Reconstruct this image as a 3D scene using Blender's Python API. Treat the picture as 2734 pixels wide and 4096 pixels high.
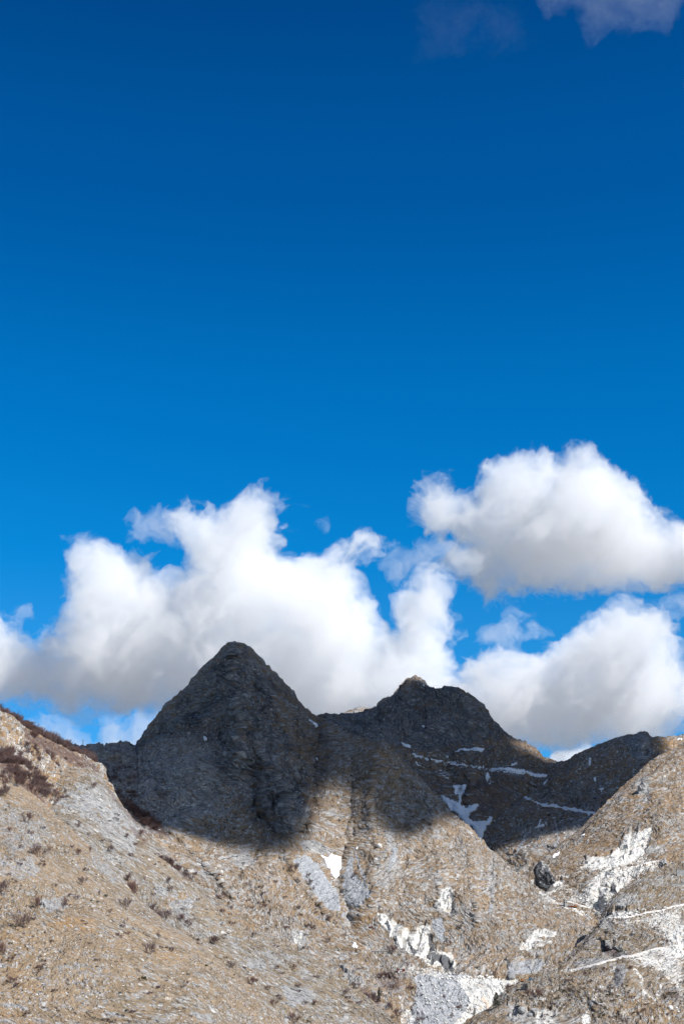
import bpy, math, random
import numpy as np
from mathutils import Vector, Matrix

for _o in list(bpy.data.objects):
    bpy.data.objects.remove(_o, do_unlink=True)
SC = bpy.context.scene
COL = SC.collection
rnd = random.Random(7)

# ------------------------------------------------------------------ camera
F = 5880.0                       # focal length in pixels of a 2734 x 4096 frame
PITCH = math.atan(1802.0 / F)    # eye level falls at row 3850 of that frame
cam = bpy.data.cameras.new("camera")
cam.sensor_fit = 'VERTICAL'
cam.sensor_height = 24.0
cam.sensor_width = 16.0
cam.lens = 24.0 * F / 4096.0
cam.clip_start = 1.0
cam.clip_end = 60000.0
cam_o = bpy.data.objects.new("camera", cam)
COL.objects.link(cam_o)
cam_o.location = (0, 0, 0)
cam_o.rotation_euler = (math.pi / 2 + PITCH, 0, 0)
SC.camera = cam_o

# ------------------------------------------------------------------ sun and sky
SUN_EL, SUN_AZ = math.radians(44), math.radians(127)   # azimuth clockwise from +Y, the view direction
SUN = np.array([math.sin(SUN_AZ) * math.cos(SUN_EL), math.cos(SUN_AZ) * math.cos(SUN_EL), math.sin(SUN_EL)])
sl = bpy.data.lights.new("sun", 'SUN')
sl.energy = 5.0
sl.angle = math.radians(0.53)
sl.color = (1.0, 0.98, 0.95)
so = bpy.data.objects.new("sun", sl)
COL.objects.link(so)
so.rotation_euler = Vector(SUN).to_track_quat('Z', 'Y').to_euler()
so.location = (0, 0, 4000)

W = bpy.data.worlds.new("World")
SC.world = W
W.use_nodes = True
nt = W.node_tree
nt.nodes.clear()
def wn(t, **k):
    n = nt.nodes.new(t)
    for a, b in k.items():
        setattr(n, a, b)
    return n
out = wn('ShaderNodeOutputWorld')
bg = wn('ShaderNodeBackground')
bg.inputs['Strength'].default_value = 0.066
sky = wn('ShaderNodeTexSky', sky_type='NISHITA', sun_disc=False, sun_elevation=SUN_EL, sun_rotation=SUN_AZ,
         altitude=900.0, air_density=1.0, dust_density=0.25, ozone_density=2.2)
# the deep, saturated blue of a dry spring sky, kept to the view ahead
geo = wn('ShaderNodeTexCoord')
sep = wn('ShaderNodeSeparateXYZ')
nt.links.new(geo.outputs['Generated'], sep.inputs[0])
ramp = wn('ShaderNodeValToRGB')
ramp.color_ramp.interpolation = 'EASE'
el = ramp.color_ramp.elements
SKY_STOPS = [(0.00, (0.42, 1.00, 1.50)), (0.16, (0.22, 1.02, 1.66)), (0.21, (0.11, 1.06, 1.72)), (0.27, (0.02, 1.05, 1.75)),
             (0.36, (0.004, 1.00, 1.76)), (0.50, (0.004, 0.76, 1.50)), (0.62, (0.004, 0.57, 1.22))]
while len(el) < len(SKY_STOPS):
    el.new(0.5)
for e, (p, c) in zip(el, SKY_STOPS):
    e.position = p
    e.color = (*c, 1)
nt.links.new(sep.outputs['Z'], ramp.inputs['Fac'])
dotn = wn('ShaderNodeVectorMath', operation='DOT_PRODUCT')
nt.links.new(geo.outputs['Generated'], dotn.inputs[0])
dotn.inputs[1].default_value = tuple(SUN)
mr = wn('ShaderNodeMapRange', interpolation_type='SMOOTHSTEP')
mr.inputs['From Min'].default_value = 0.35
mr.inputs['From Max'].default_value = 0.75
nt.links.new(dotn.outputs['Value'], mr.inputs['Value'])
mry = wn('ShaderNodeMapRange', interpolation_type='SMOOTHSTEP')  # unseen sky behind the camera made paler and neutral to fill the shade
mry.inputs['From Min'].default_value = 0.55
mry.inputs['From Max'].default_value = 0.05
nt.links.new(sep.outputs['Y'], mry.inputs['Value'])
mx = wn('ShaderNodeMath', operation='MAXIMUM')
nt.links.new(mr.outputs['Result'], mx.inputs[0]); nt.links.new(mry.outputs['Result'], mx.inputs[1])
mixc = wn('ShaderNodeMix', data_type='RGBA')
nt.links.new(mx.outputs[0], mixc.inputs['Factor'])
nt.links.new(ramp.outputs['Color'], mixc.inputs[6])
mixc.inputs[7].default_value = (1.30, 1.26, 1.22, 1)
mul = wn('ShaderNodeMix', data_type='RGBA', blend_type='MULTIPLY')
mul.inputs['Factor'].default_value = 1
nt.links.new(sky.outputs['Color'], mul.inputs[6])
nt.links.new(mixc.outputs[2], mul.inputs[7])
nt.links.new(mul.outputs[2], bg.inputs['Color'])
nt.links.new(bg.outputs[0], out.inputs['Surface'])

vs = SC.view_settings
vs.view_transform = 'Standard'
vs.look = 'None'
vs.exposure = 0.28
vs.gamma = 1.0
cy = SC.cycles
cy.max_bounces = 48
cy.diffuse_bounces = 2
cy.glossy_bounces = 1
cy.transparent_max_bounces = 16
cy.volume_bounces = 48
cy.use_denoising = True
cy.use_adaptive_sampling = False
try:
    cy.denoiser = 'OPENIMAGEDENOISE'
    cy.denoising_prefilter = 'ACCURATE'
except Exception:
    pass

# ------------------------------------------------------------------ helpers
CP, SP = math.cos(PITCH), math.sin(PITCH)
def pix_to_world(px, py, Y):
    """the point at forward distance Y (metres) seen at column px, row py of the 2734 x 4096 frame"""
    cx = (np.asarray(px, float) - 1367.0) / F
    cz = (2048.0 - np.asarray(py, float)) / F
    dy = CP - cz * SP
    dz = SP + cz * CP
    s = Y / dy
    return np.stack(np.broadcast_arrays(cx * s, dy * s, dz * s), -1)
def world_to_pix(P):
    d = P[..., 1] * CP + P[..., 2] * SP
    u = -P[..., 1] * SP + P[..., 2] * CP
    return 1367.0 + F * P[..., 0] / d, 2048.0 - F * u / d

_perm = np.random.RandomState(11).permutation(4096).astype(np.int64)
_ang = np.random.RandomState(12).rand(4096) * 2 * np.pi
_gx, _gy = np.cos(_ang), np.sin(_ang)
def noise2(x, y, seed=0):
    """2-D gradient noise, roughly -1..1"""
    xi = np.floor(x); yi = np.floor(y)
    fx = x - xi; fy = y - yi
    xi = xi.astype(np.int64); yi = yi.astype(np.int64)
    u = fx * fx * fx * (fx * (fx * 6 - 15) + 10)
    v = fy * fy * fy * (fy * (fy * 6 - 15) + 10)
    def g(ix, iy, dx, dy):
        h = _perm[(_perm[(ix + seed * 131) & 4095] + iy) & 4095]
        return _gx[h] * dx + _gy[h] * dy
    a = g(xi, yi, fx, fy); b = g(xi + 1, yi, fx - 1, fy)
    c = g(xi, yi + 1, fx, fy - 1); d = g(xi + 1, yi + 1, fx - 1, fy - 1)
    return 1.5 * ((a + u * (b - a)) * (1 - v) + (c + u * (d - c)) * v)
def fbm2(x, y, octaves=4, seed=0, gain=0.5, ridged=False):
    t = 0; a = 1.0; s = 0
    for k in range(octaves):
        n = noise2(x, y, seed + k * 7)
        if ridged:
            n = 1 - 2 * np.abs(n)
        t = t + a * n; s += a
        x = x * 2.03 + 17.1; y = y * 2.03 - 5.7; a *= gain
    return t / s

def lattice_noise(shape, cell, rs):
    """smooth noise on a regular grid: a random lattice raised through cubic B-spline weights"""
    L = rs.standard_normal([int(math.ceil(n / cell)) + 4 for n in shape]).astype(np.float32)
    for ax, n in enumerate(shape):
        t = np.arange(n) / cell
        i = np.floor(t).astype(int); f = t - i
        w = np.stack([(1 - f) ** 3 / 6, (3 * f ** 3 - 6 * f ** 2 + 4) / 6, (-3 * f ** 3 + 3 * f ** 2 + 3 * f + 1) / 6, f ** 3 / 6], 0).astype(np.float32)
        sh = [1] * L.ndim; sh[ax] = n
        R = 0
        for k in range(4):
            R = R + np.take(L, i + k, axis=ax) * w[k].reshape(sh)
        L = R
    return L / 0.42

def mesh_from_arrays(name, V, Q, smooth=True):
    V = np.ascontiguousarray(V, np.float32); Q = np.ascontiguousarray(Q, np.int32)
    k = Q.shape[1]
    me = bpy.data.meshes.new(name)
    me.vertices.add(len(V)); me.vertices.foreach_set('co', V.ravel())
    me.loops.add(Q.size); me.loops.foreach_set('vertex_index', Q.ravel())
    me.polygons.add(len(Q))
    me.polygons.foreach_set('loop_start', np.arange(0, Q.size, k, dtype=np.int32))
    try:
        me.polygons.foreach_set('loop_total', np.full(len(Q), k, np.int32))
    except Exception:
        pass
    me.update(calc_edges=True)
    me.validate()
    if smooth:
        me.polygons.foreach_set('use_smooth', np.ones(len(me.polygons), bool))
    return me
def link(name, me, mat=None, parent=None):
    o = bpy.data.objects.new(name, me)
    COL.objects.link(o)
    if mat is not None:
        me.materials.append(mat)
    if parent is not None:
        o.parent = parent
    return o
def tag(o, label=None, cat=None, group=None, kind=None):
    if label: o['label'] = label
    if cat: o['category'] = cat
    if group: o['group'] = group
    if kind: o['kind'] = kind
    return o

def surface_net(Fd, org, step):
    """closed quad mesh of the level set Fd = 0 (inside where Fd > 0)"""
    Fd = Fd.copy()
    for ax in range(3):
        s = [slice(None)] * 3
        for e in (0, -1):
            s[ax] = e
            Fd[tuple(s)] = np.minimum(Fd[tuple(s)], -0.05)
    n = np.array(Fd.shape); c = n - 1
    ins = Fd > 0
    acc = np.zeros((*c, 3), np.float32); cnt = np.zeros(c, np.float32)
    for ax in range(3):
        o1, o2 = [a for a in range(3) if a != ax]
        for b1 in (0, 1):
            for b2 in (0, 1):
                s0 = [None] * 3; s1 = [None] * 3
                s0[ax] = slice(0, c[ax]); s1[ax] = slice(1, c[ax] + 1)
                s0[o1] = s1[o1] = slice(b1, b1 + c[o1]); s0[o2] = s1[o2] = slice(b2, b2 + c[o2])
                A = Fd[tuple(s0)]; B = Fd[tuple(s1)]
                m = (A > 0) != (B > 0)
                t = np.where(m, A / np.where(m, A - B, 1), 0)
                acc[..., ax] += t
                acc[..., o1] += m * b1; acc[..., o2] += m * b2
                cnt += m
    act = cnt > 0
    idx = -np.ones(c, np.int64); idx[act] = np.arange(act.sum())
    base = np.stack(np.nonzero(act), -1).astype(np.float32)
    V = base + acc[act] / cnt[act][:, None]
    V = np.asarray(org, np.float32) + V * np.float32(step)
    Q = []
    for ax in range(3):
        o1, o2 = [(1, 2), (2, 0), (0, 1)][ax]
        s0 = [slice(1, -1)] * 3; s1 = [slice(1, -1)] * 3
        s0[ax] = slice(0, -1); s1[ax] = slice(1, None)
        a = ins[tuple(s0)]; b = ins[tuple(s1)]
        m = np.stack(np.nonzero(a != b), -1)
        if not len(m):
            continue
        flip = a[tuple(m.T)]
        g = m.copy(); g[:, o1] += 1; g[:, o2] += 1     # grid edge start
        def cell(d1, d2):
            q = g.copy(); q[:, o1] -= d1; q[:, o2] -= d2
            return idx[tuple(q.T)]
        q = np.stack([cell(1, 1), cell(0, 1), cell(0, 0), cell(1, 0)], -1)
        q[~flip] = q[~flip][:, ::-1]
        Q.append(q)
    return V, np.concatenate(Q)

def poly_sdf(px, py, poly):
    """signed distance to a polygon, positive inside"""
    P = np.array(poly, float)
    d2 = np.full(px.shape, 1e18); ins = np.zeros(px.shape, bool)
    for i in range(len(P)):
        ax_, ay_ = P[i]; bx, by = P[(i + 1) % len(P)]
        ex, ey = bx - ax_, by - ay_
        t = np.clip(((px - ax_) * ex + (py - ay_) * ey) / (ex * ex + ey * ey + 1e-9), 0, 1)
        d2 = np.minimum(d2, (px - ax_ - t * ex) ** 2 + (py - ay_ - t * ey) ** 2)
        c = (ay_ > py) != (by > py)
        ins ^= c & (px < ex * (py - ay_) / (ey if abs(ey) > 1e-9 else 1e-9) + ax_)
    return np.sqrt(d2) * np.where(ins, 1, -1)
# ------------------------------------------------------------------ clouds: closed hulls filled with an even scattering medium,
# a thin outer hull and denser ones inside it
CLOUD_MATS = {}
def cloud_mat(dens, g, col):
    key = (round(dens, 6), g, col)
    if key in CLOUD_MATS: return CLOUD_MATS[key]
    m = bpy.data.materials.new('cloud_vapour'); m.use_nodes = True
    n = m.node_tree.nodes; n.clear()
    o = n.new('ShaderNodeOutputMaterial'); v = n.new('ShaderNodeVolumeScatter')
    v.inputs['Density'].default_value = dens; v.inputs['Anisotropy'].default_value = g
    v.inputs['Color'].default_value = (*col, 1)
    m.node_tree.links.new(v.outputs[0], o.inputs['Volume'])
    CLOUD_MATS[key] = m
    return m
def cloud(name, label, poly, Y0, vox, seed, R=190.0, depth=300.0, rough=1.0, shells=((-.05, .0012), (.02, .0024), (.13, .0006)),
          group=None, cells=(150, 75, 38, 19, 10, 5.5), g=0.0, col=(0.9995, 0.9995, 0.9995), grow=0.0, cat='cloud', drop=0):
    """the outline (frame pixels) swells to a body `depth` pixels deep each way, then billows"""
    s = Y0 / F / CP
    poly = [(a, b + drop) for a, b in poly]
    P = np.array(poly, float)
    m = 60 + 0.3 * R
    w = pix_to_world(np.array([P[:, 0].min() - m, P[:, 0].max() + m]), np.array([P[:, 1].max() + m, P[:, 1].min() - m]), Y0)
    Dm = (depth + m) * s
    lo = np.array([w[0, 0], Y0 - Dm, w[0, 2]]); hi = np.array([w[1, 0], Y0 + Dm, w[1, 2]])
    step = vox * s
    sh = tuple(np.ceil((hi - lo) / step).astype(int) + 3)
    ax = [lo[k] + step * np.arange(sh[k], dtype=np.float64) for k in range(3)]
    X, Z = np.meshgrid(ax[0], ax[2], indexing='ij')
    u, v = world_to_pix(np.stack([X, np.full_like(X, Y0), Z], -1))
    sd = poly_sdf(u, v, poly) + grow
    q = np.clip(sd / R, -1, 1)
    H = np.where(q > 0, np.sqrt(np.clip(1 - (1 - q) ** 2, 0, 1)) * depth / R, 2.0 * q)
    rs = np.random.RandomState(seed)
    tot = np.zeros(sh, np.float32); amp = 0.62 * rough
    for ci, c in enumerate(cells):
        if c < vox * 0.9: break
        n = lattice_noise(sh, c / vox, rs)
        if ci == 0: tot += amp * 0.6 * n
        else: tot += amp * (0.55 - np.abs(n)) * 1.15
        amp *= 0.78
    y = np.abs(ax[1] - Y0) / s / R
    f = np.minimum(sd[:, None, :] / R + 0 * y[None, :, None], (H[:, None, :] - y[None, :, None]) * 0.8).astype(np.float32)
    f = f + tot * 0.5
    # curling: the field is read at positions stirred by two scales of eddies
    I, J, K = sh
    wx = sum(a / vox * lattice_noise(sh, c / vox, rs) for a, c in ((24, 90), (12, 32), (5, 14)))
    wz = sum(a / vox * lattice_noise(sh, c / vox, rs) for a, c in ((16, 90), (10, 32), (5, 14)))
    gi = np.clip(np.arange(I, dtype=np.float32)[:, None, None] + wx, 0, I - 1.001)
    gk = np.clip(np.arange(K, dtype=np.float32)[None, None, :] + wz, 0, K - 1.001)
    del wx, wz
    i0 = gi.astype(np.int32); k0 = gk.astype(np.int32); fi = gi - i0; fk = gk - k0
    del gi, gk
    jj = np.arange(J)[None, :, None]
    f = ((f[i0, jj, k0] * (1 - fi) + f[i0 + 1, jj, k0] * fi) * (1 - fk) + (f[i0, jj, k0 + 1] * (1 - fi) + f[i0 + 1, jj, k0 + 1] * fi) * fk)
    root = None
    for i, (iso, dens) in enumerate(shells):
        V, Q = surface_net(f - iso, lo, step)
        me = mesh_from_arrays(name if i == 0 else 'cloud_core', V, Q)
        o = link(name if i == 0 else 'cloud_core', me, cloud_mat(dens / s * 1.6, g, col), root)
        if i == 0:
            root = tag(o, label, cat, group)
    print(name, sh, len(me.vertices), flush=True)
    return root

SH_W = ((0.0, .0025), (.12, .004))
# ------------------------------------------------------------------ terrain
def r_(pts, ox, oy, s):
    return [(ox + x / s, oy + y / s) for x, y in pts]
def Z2(*p): return r_(p, 1200, 2500, 1.0222)
def Z5(*p): return r_(p, 800, 3296, 1.7422)
def Z6(*p): return r_(p, 1500, 3400, 1.96)
def Z7(*p): return r_(p, 2034, 3300, 2.24)
def Z3(*p): return r_(p, 0, 2750, 2.24)
def Z4(*p): return r_(p, 0, 3396, 1.7422)

def line_d(px, py, pts):
    """distance in pixels to a polyline and the position 0..1 along it"""
    best = np.full(px.shape, 1e9); n = len(pts) - 1
    for i in range(n):
        (x0, y0), (x1, y1) = pts[i], pts[i + 1]
        ex, ey = x1 - x0, y1 - y0
        t = np.clip(((px - x0) * ex + (py - y0) * ey) / (ex * ex + ey * ey), 0, 1)
        best = np.minimum(best, np.hypot(px - x0 - t * ex, py - y0 - t * ey))
    return best

def tps(ctrl, px, py):
    C = np.array(ctrl, float); xy = C[:, :2] / 500.0; v = np.log(C[:, 2])
    n = len(C)
    def phi(d2): return 0.5 * d2 * np.log(d2 + 1e-12)
    D = ((xy[:, None] - xy[None]) ** 2).sum(-1)
    A = np.zeros((n + 3, n + 3)); A[:n, :n] = phi(D) + np.eye(n) * 0.02
    A[:n, n] = 1; A[:n, n + 1:] = xy; A[n, :n] = 1; A[n + 1:, :n] = xy.T
    w = np.linalg.solve(A, np.concatenate([v, np.zeros(3)]))
    x = px / 500.0; y = py / 500.0
    r = w[n] + w[n + 1] * x + w[n + 2] * y
    for i in range(n):
        r = r + w[i] * phi((x - xy[i, 0]) ** 2 + (y - xy[i, 1]) ** 2)
    return np.exp(r)

LAYERS = {}
class Layer: pass
def smooth01(x): x = np.clip(x, 0, 1); return x * x * (3 - 2 * x)

def terrain(name, crest, bottom, ctrl, x0, x1, dx, dy, ang, disp, mat, ribs=(), masks=(), blocks=(), back=0.9, crest_taper=70, jag=0.0, fan=None, craggy=(), steps=(), run_right=(1., .25, -.55)):
    c = np.array(crest, float); b = np.array(bottom, float)
    xs = np.arange(x0, x1 + dx, dx, dtype=float)
    cyy = np.interp(xs, c[:, 0], c[:, 1]) + jag * (1.6 * noise2(xs / 40.0, xs * 0 + 3.3, 5) + 1.1 * noise2(xs / 14.0, xs * 0 + 1.3, 9) - 1.6 * np.maximum(noise2(xs / 9.0, xs * 0 + 7.3, 19), 0))
    byy = np.interp(xs, b[:, 0], b[:, 1])
    byy = np.maximum(byy, cyy + 60)
    nr = int(np.ceil((byy - cyy).max() / dy)) + 1
    t = np.linspace(0, 1, nr)[:, None]
    px = np.broadcast_to(xs[None], (nr, len(xs))).copy()
    py = cyy[None] + (byy - cyy)[None] * t
    Y = tps(ctrl, px, py)
    P0 = pix_to_world(px, py, Y)
    for pts, amp, wid in ribs:        # spurs toward the viewer (amp > 0, metres) and gullies (amp < 0)
        d = line_d(px + 14 * noise2(px / 60, py / 60, 31) + 5 * noise2(px / 17, py / 17, 32), py, pts)
        Y = Y - 0.55 * amp * np.exp(-(d / (1.15 * wid)))
    for poly, dY, soft, (xa, xb) in steps:     # a crest standing in front of what rises behind it
        Y = Y + dY * smooth01(poly_sdf(px, py + 4 * noise2(px / 15, py / 15, 33), poly) / soft + .5) * np.clip((xb - px) / (xb - xa), 0, 1)
    P = pix_to_world(px, py, Y)
    nb = 26
    k = np.arange(1, nb + 1)[::-1, None, None]
    w = np.mean(Y) * dy / F * 1.3
    run = w * (k * 0.6 + 0.09 * k ** 2.2)
    skirt = P[:1] + np.concatenate([0 * run, run, -run * back * (1 - np.exp(-k / 5.0))], -1)
    P = np.concatenate([skirt, P]); PX = np.concatenate([np.repeat(px[:1], nb, 0), px]); PY = np.concatenate([np.repeat(py[:1], nb, 0), py])
    du = np.gradient(P, axis=1); dv = np.gradient(P, axis=0)
    N = np.cross(dv, du); N /= np.linalg.norm(N, axis=-1, keepdims=True) + 1e-9
    N *= np.where((N[..., 1:2] > 0.3) & (N[..., 2:3] < 0), -1, 1)
    ca, sa = math.cos(ang), math.sin(ang)
    P0 = np.concatenate([skirt - P[nb:nb + 1] * 0 + (P0[:1] - P[nb:nb + 1]), P0])
    q = P0[..., 2] * 0.75 + P0[..., 1] * 0.66
    qx = P0[..., 0] + 0
    if fan:                          # gullies that draw together downhill
        qx = (qx - fan[0]) / (1 + np.maximum(P0[..., 2] + 60, -50) / fan[1])
    wob = 26 * noise2(qx / 130, q / 130, 61) + 9 * noise2(qx / 42, q / 42, 62)
    A = (qx + wob) * ca + q * sa      # across the fall line
    B = -(qx + wob) * sa + q * ca     # down it
    rowd = (np.arange(P.shape[0]) - nb)[:, None] * (byy - cyy)[None] / nr
    tap = smooth01(np.abs(rowd) / crest_taper)
    rough = 1.0
    for poly, k_ in craggy: rough = rough + (k_ - 1) * smooth01(poly_sdf(PX, PY, poly) / 90 + .5)
    D = 0
    px_m = np.mean(Y) * 4 / F
    disp = list(disp) + [(px_m * 2.4, px_m * .42, 1.2, 0), (px_m * 1.3, px_m * .20, 1.0, 0)]
    wA = A + 0.35 * disp[0][0] * noise2(A / disp[0][0], B / disp[0][0], 77)
    for i, (lam, amp, st, kind) in enumerate(disp):
        # kind 0 smooth, 1 sharp ribs, 2 stepped strata
        if kind == 1: n = fbm2(wA / lam, B / (lam * st), 2, 40 + i * 3, ridged=True)
        elif kind == 2:
            n0 = noise2(wA / lam, B / (lam * st), 40 + i * 3) * 3
            n = (np.floor(n0) + smooth01((n0 - np.floor(n0)) * 3)) / 3
        else: n = fbm2(wA / lam, B / (lam * st), 2, 40 + i * 3)
        f = tap if lam > 25 else (0.75 + 0.25 * tap)
        D = D + amp * n * f * (rough if 8 < lam < 100 else 1.0)
    jx = PX + 8 * noise2(PX / 18, PY / 18, 3) + 4 * noise2(PX / 6, PY / 6, 4)
    jy = PY + 8 * noise2(PX / 18, PY / 18, 5) + 4 * noise2(PX / 6, PY / 6, 6)
    for poly, cell, amp in blocks:       # quarried or broken faces: flat blocks set at different depths
        m = smooth01(poly_sdf(jx, jy, poly) / 6 + 0.5)
        cx = np.floor((PX + 0.25 * PY + 6 * noise2(PX / 30, PY / 30, 8)) / cell); cz = np.floor((PY + 8 * noise2(PX / 40, PY / 40, 12) - 0.2 * PX) / (cell * 1.7))
        h = _perm[(_perm[cx.astype(np.int64) & 4095] + cz.astype(np.int64)) & 4095] / 4096.0
        h2 = _perm[(_perm[(cx * 3 + 7).astype(np.int64) & 4095] + cz.astype(np.int64) * 5) & 4095] / 4096.0
        tilt = ((PX + 0.25 * PY) / cell - cx - 0.5) * (h2 - 0.5) * 1.5
        D = D + m * amp * (h - 0.35 + tilt)
    P = P + N * D[..., None]
    bx, by_ = world_to_pix(P)
    jx = bx + 6 * noise2(PX / 18, PY / 18, 3) + 3.5 * noise2(PX / 6, PY / 6, 4)
    jy = by_ + 6 * noise2(PX / 18, PY / 18, 5) + 3.5 * noise2(PX / 6, PY / 6, 6)
    def blur(a, k=21):
        for ax_ in (0, 1):
            c = np.cumsum(np.concatenate([np.take(a, [0] * (k // 2 + 1), ax_), a, np.take(a, [-1] * (k // 2), ax_)], ax_), axis=ax_)
            n_ = a.shape[ax_]
            a = (np.take(c, np.arange(k, k + n_), ax_) - np.take(c, np.arange(0, n_), ax_)) / k
        return a
    sx = PX + blur(bx - PX) + 2.2 * noise2(PX / 11, PY / 11, 13); sy = PY + blur(by_ - PY) + 2.2 * noise2(PX / 11, PY / 11, 14)
    ch = np.zeros((*P.shape[:2], 8), np.float32)
    CH = dict(rock=0, white=1, scree=2, dark_rock_shade=3, snow=4, veg=5, warm=6)  # alpha channel: dark rock tone, and shade painted into the peak and clefts
    for kind, poly, soft, val in masks:
        if isinstance(soft, tuple):     # a line: (half width, softness)
            m = smooth01((soft[0] - line_d(jx, jy, poly)) / soft[1] + 0.5)
        else:
            m = smooth01(poly_sdf(jx, jy, poly) / soft + 0.5)
        i = CH[kind]
        if val < 0: ch[..., i] *= 1 - m * -val
        else: ch[..., i] = np.maximum(ch[..., i], m * val)
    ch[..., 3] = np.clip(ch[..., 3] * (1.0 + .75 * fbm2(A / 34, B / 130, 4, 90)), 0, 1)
    # beyond the traced part the landform runs on: down to the valley below and away at both sides
    PF = P
    def extend(arrs, ax_, at_end, offs):
        out_ = []
        for a_, isP in arrs:
            e_ = np.take(a_, [-1 if at_end else 0], axis=ax_)
            sh_ = [1, 1, 1]; sh_[ax_] = len(offs)
            e_ = np.repeat(e_, len(offs), axis=ax_)
            if isP: e_ = e_ + offs.reshape((len(offs), 1, 3) if ax_ == 0 else (1, len(offs), 3))
            out_.append((np.concatenate([a_, e_] if at_end else [e_, a_], axis=ax_), isP))
        return out_
    kk = (np.arange(1, 15) ** 1.7)[:, None] * 6.0
    AB = np.stack([A, B, 0 * A], -1)
    arrs = [(P, True), (ch, False), (AB, False)]
    arrs = extend(arrs, 0, True, kk * np.array([[0, -.45, -1.]]))
    arrs = extend(arrs, 1, True, kk * np.array([run_right]))
    arrs = extend(arrs, 1, False, (kk * np.array([[-1., .25, -.55]]))[::-1])
    PM, ch, AB = [a_[0] for a_ in arrs]
    ex = np.zeros(PM.shape[:2]); ex[:, -14:] = kk[:, 0]; ex[:, :14] = -kk[::-1, 0]; ey = np.zeros(PM.shape[:2]); ey[-14:] = -kk
    A, B = AB[..., 0] + ex, AB[..., 1] + ey
    PM[..., 2] = np.maximum(PM[..., 2], np.where((np.abs(ex) + np.abs(ey)) > 0, -620, -1e9))
    nR, nC = PM.shape[:2]
    idx = np.arange(nR * nC).reshape(nR, nC)
    Q = np.stack([idx[:-1, :-1], idx[1:, :-1], idx[1:, 1:], idx[:-1, 1:]], -1).reshape(-1, 4)
    me = mesh_from_arrays(name, PM.reshape(-1, 3), Q)
    for j, an in enumerate(('ground_kind', 'ground_tint')):
        at = me.color_attributes.new(an, 'FLOAT_COLOR', 'POINT')
        at.data.foreach_set('color', ch[..., j * 4:j * 4 + 4].reshape(-1, 4).astype(np.float32).ravel())
    uvl = me.uv_layers.new(name='fall_line')
    li = np.empty(len(me.loops), np.int32); me.loops.foreach_get('vertex_index', li)
    uvl.data.foreach_set('uv', np.stack([A.ravel()[li], B.ravel()[li]], -1).astype(np.float32).ravel())
    o = link(name, me, mat)
    o['kind'] = 'structure'
    L = Layer(); L.P = P; L.N = N; L.xs = xs; L.nb = nb; L.px, L.py = world_to_pix(P); L.o = o; L.dx = dx
    L.PX, L.PY = sx, sy
    LAYERS[name] = L
    print(name, P.shape, flush=True)
    return o

def spot(name, px, py):
    """the point of a landform seen at a frame pixel: (position, normal)"""
    L = LAYERS[name]
    j = int(np.clip(round((px - L.xs[0]) / L.dx), 3, len(L.xs) - 4))
    s = (slice(L.nb, None), slice(j - 3, j + 4))
    d = (L.px[s] - px) ** 2 + (L.py[s] - py) ** 2
    near = np.argwhere(d < d.min() + 16)
    dist = [L.P[s][tuple(k)][1] for k in near]
    k = near[int(np.argmin(dist))]
    return Vector(L.P[s][tuple(k)]), Vector(L.N[s][tuple(k)])

def patch(layer, name, poly, mat, lift, width=None, jitter=True, thick=None, ox=0, oy=0):
    """a layer of snow or a road laid on a landform: its own closed mesh, `lift` metres thick"""
    L = LAYERS[layer]
    X, Yp = (L.PX, L.PY) if jitter else world_to_pix(L.P)
    if width: sd = width - line_d(X, Yp, poly)
    else: sd = poly_sdf(X, Yp, poly)
    sd[:L.nb] = -9
    ins = sd > 0
    cellm = ins[:-1, :-1] & ins[1:, :-1] & ins[1:, 1:] & ins[:-1, 1:]
    cells = np.argwhere(cellm)
    if len(cells) < 3: print('EMPTY PATCH', name, poly[0]); return None
    nR, nC = L.P.shape[:2]; idx = np.arange(nR * nC).reshape(nR, nC)
    left = set(map(tuple, cells.tolist())); best = []
    while left:                      # keep the largest connected piece
        st = [left.pop()]; comp = []
        while st:
            a, b_ = st.pop(); comp.append((a, b_))
            for q_ in ((a + 1, b_), (a - 1, b_), (a, b_ + 1), (a, b_ - 1)):
                if q_ in left: left.remove(q_); st.append(q_)
        if len(comp) > len(best): best = comp
    r, c = np.array(best).T
    Q = np.stack([idx[r, c], idx[r + 1, c], idx[r + 1, c + 1], idx[r, c + 1]], -1)
    uv, inv = np.unique(Q, return_inverse=True); Q = inv.reshape(-1, 4)
    base = L.P.reshape(-1, 3)[uv]; nn = L.N.reshape(-1, 3)[uv]
    edge = np.clip(sd.reshape(-1)[uv] / 6.0, 0, 1)
    top = base + nn * (lift * (0.35 + 0.65 * smooth01(edge)))[:, None]
    bot = base - nn * (lift * 0.8)
    n = len(uv)
    E = np.concatenate([Q[:, [0, 1]], Q[:, [1, 2]], Q[:, [2, 3]], Q[:, [3, 0]]])
    key = E[:, 0] * n + E[:, 1]; rkey = E[:, 1] * n + E[:, 0]
    be = E[~np.isin(key, rkey)]
    side = np.stack([be[:, 1], be[:, 0], be[:, 0] + n, be[:, 1] + n], -1)
    allq = np.concatenate([Q, Q[:, ::-1] + n, side])
    V = np.concatenate([top, bot]); ctr = V.mean(0)
    me = mesh_from_arrays(name, V - ctr, allq)
    o = link(name, me, mat); o.location = ctr
    return o

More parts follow.
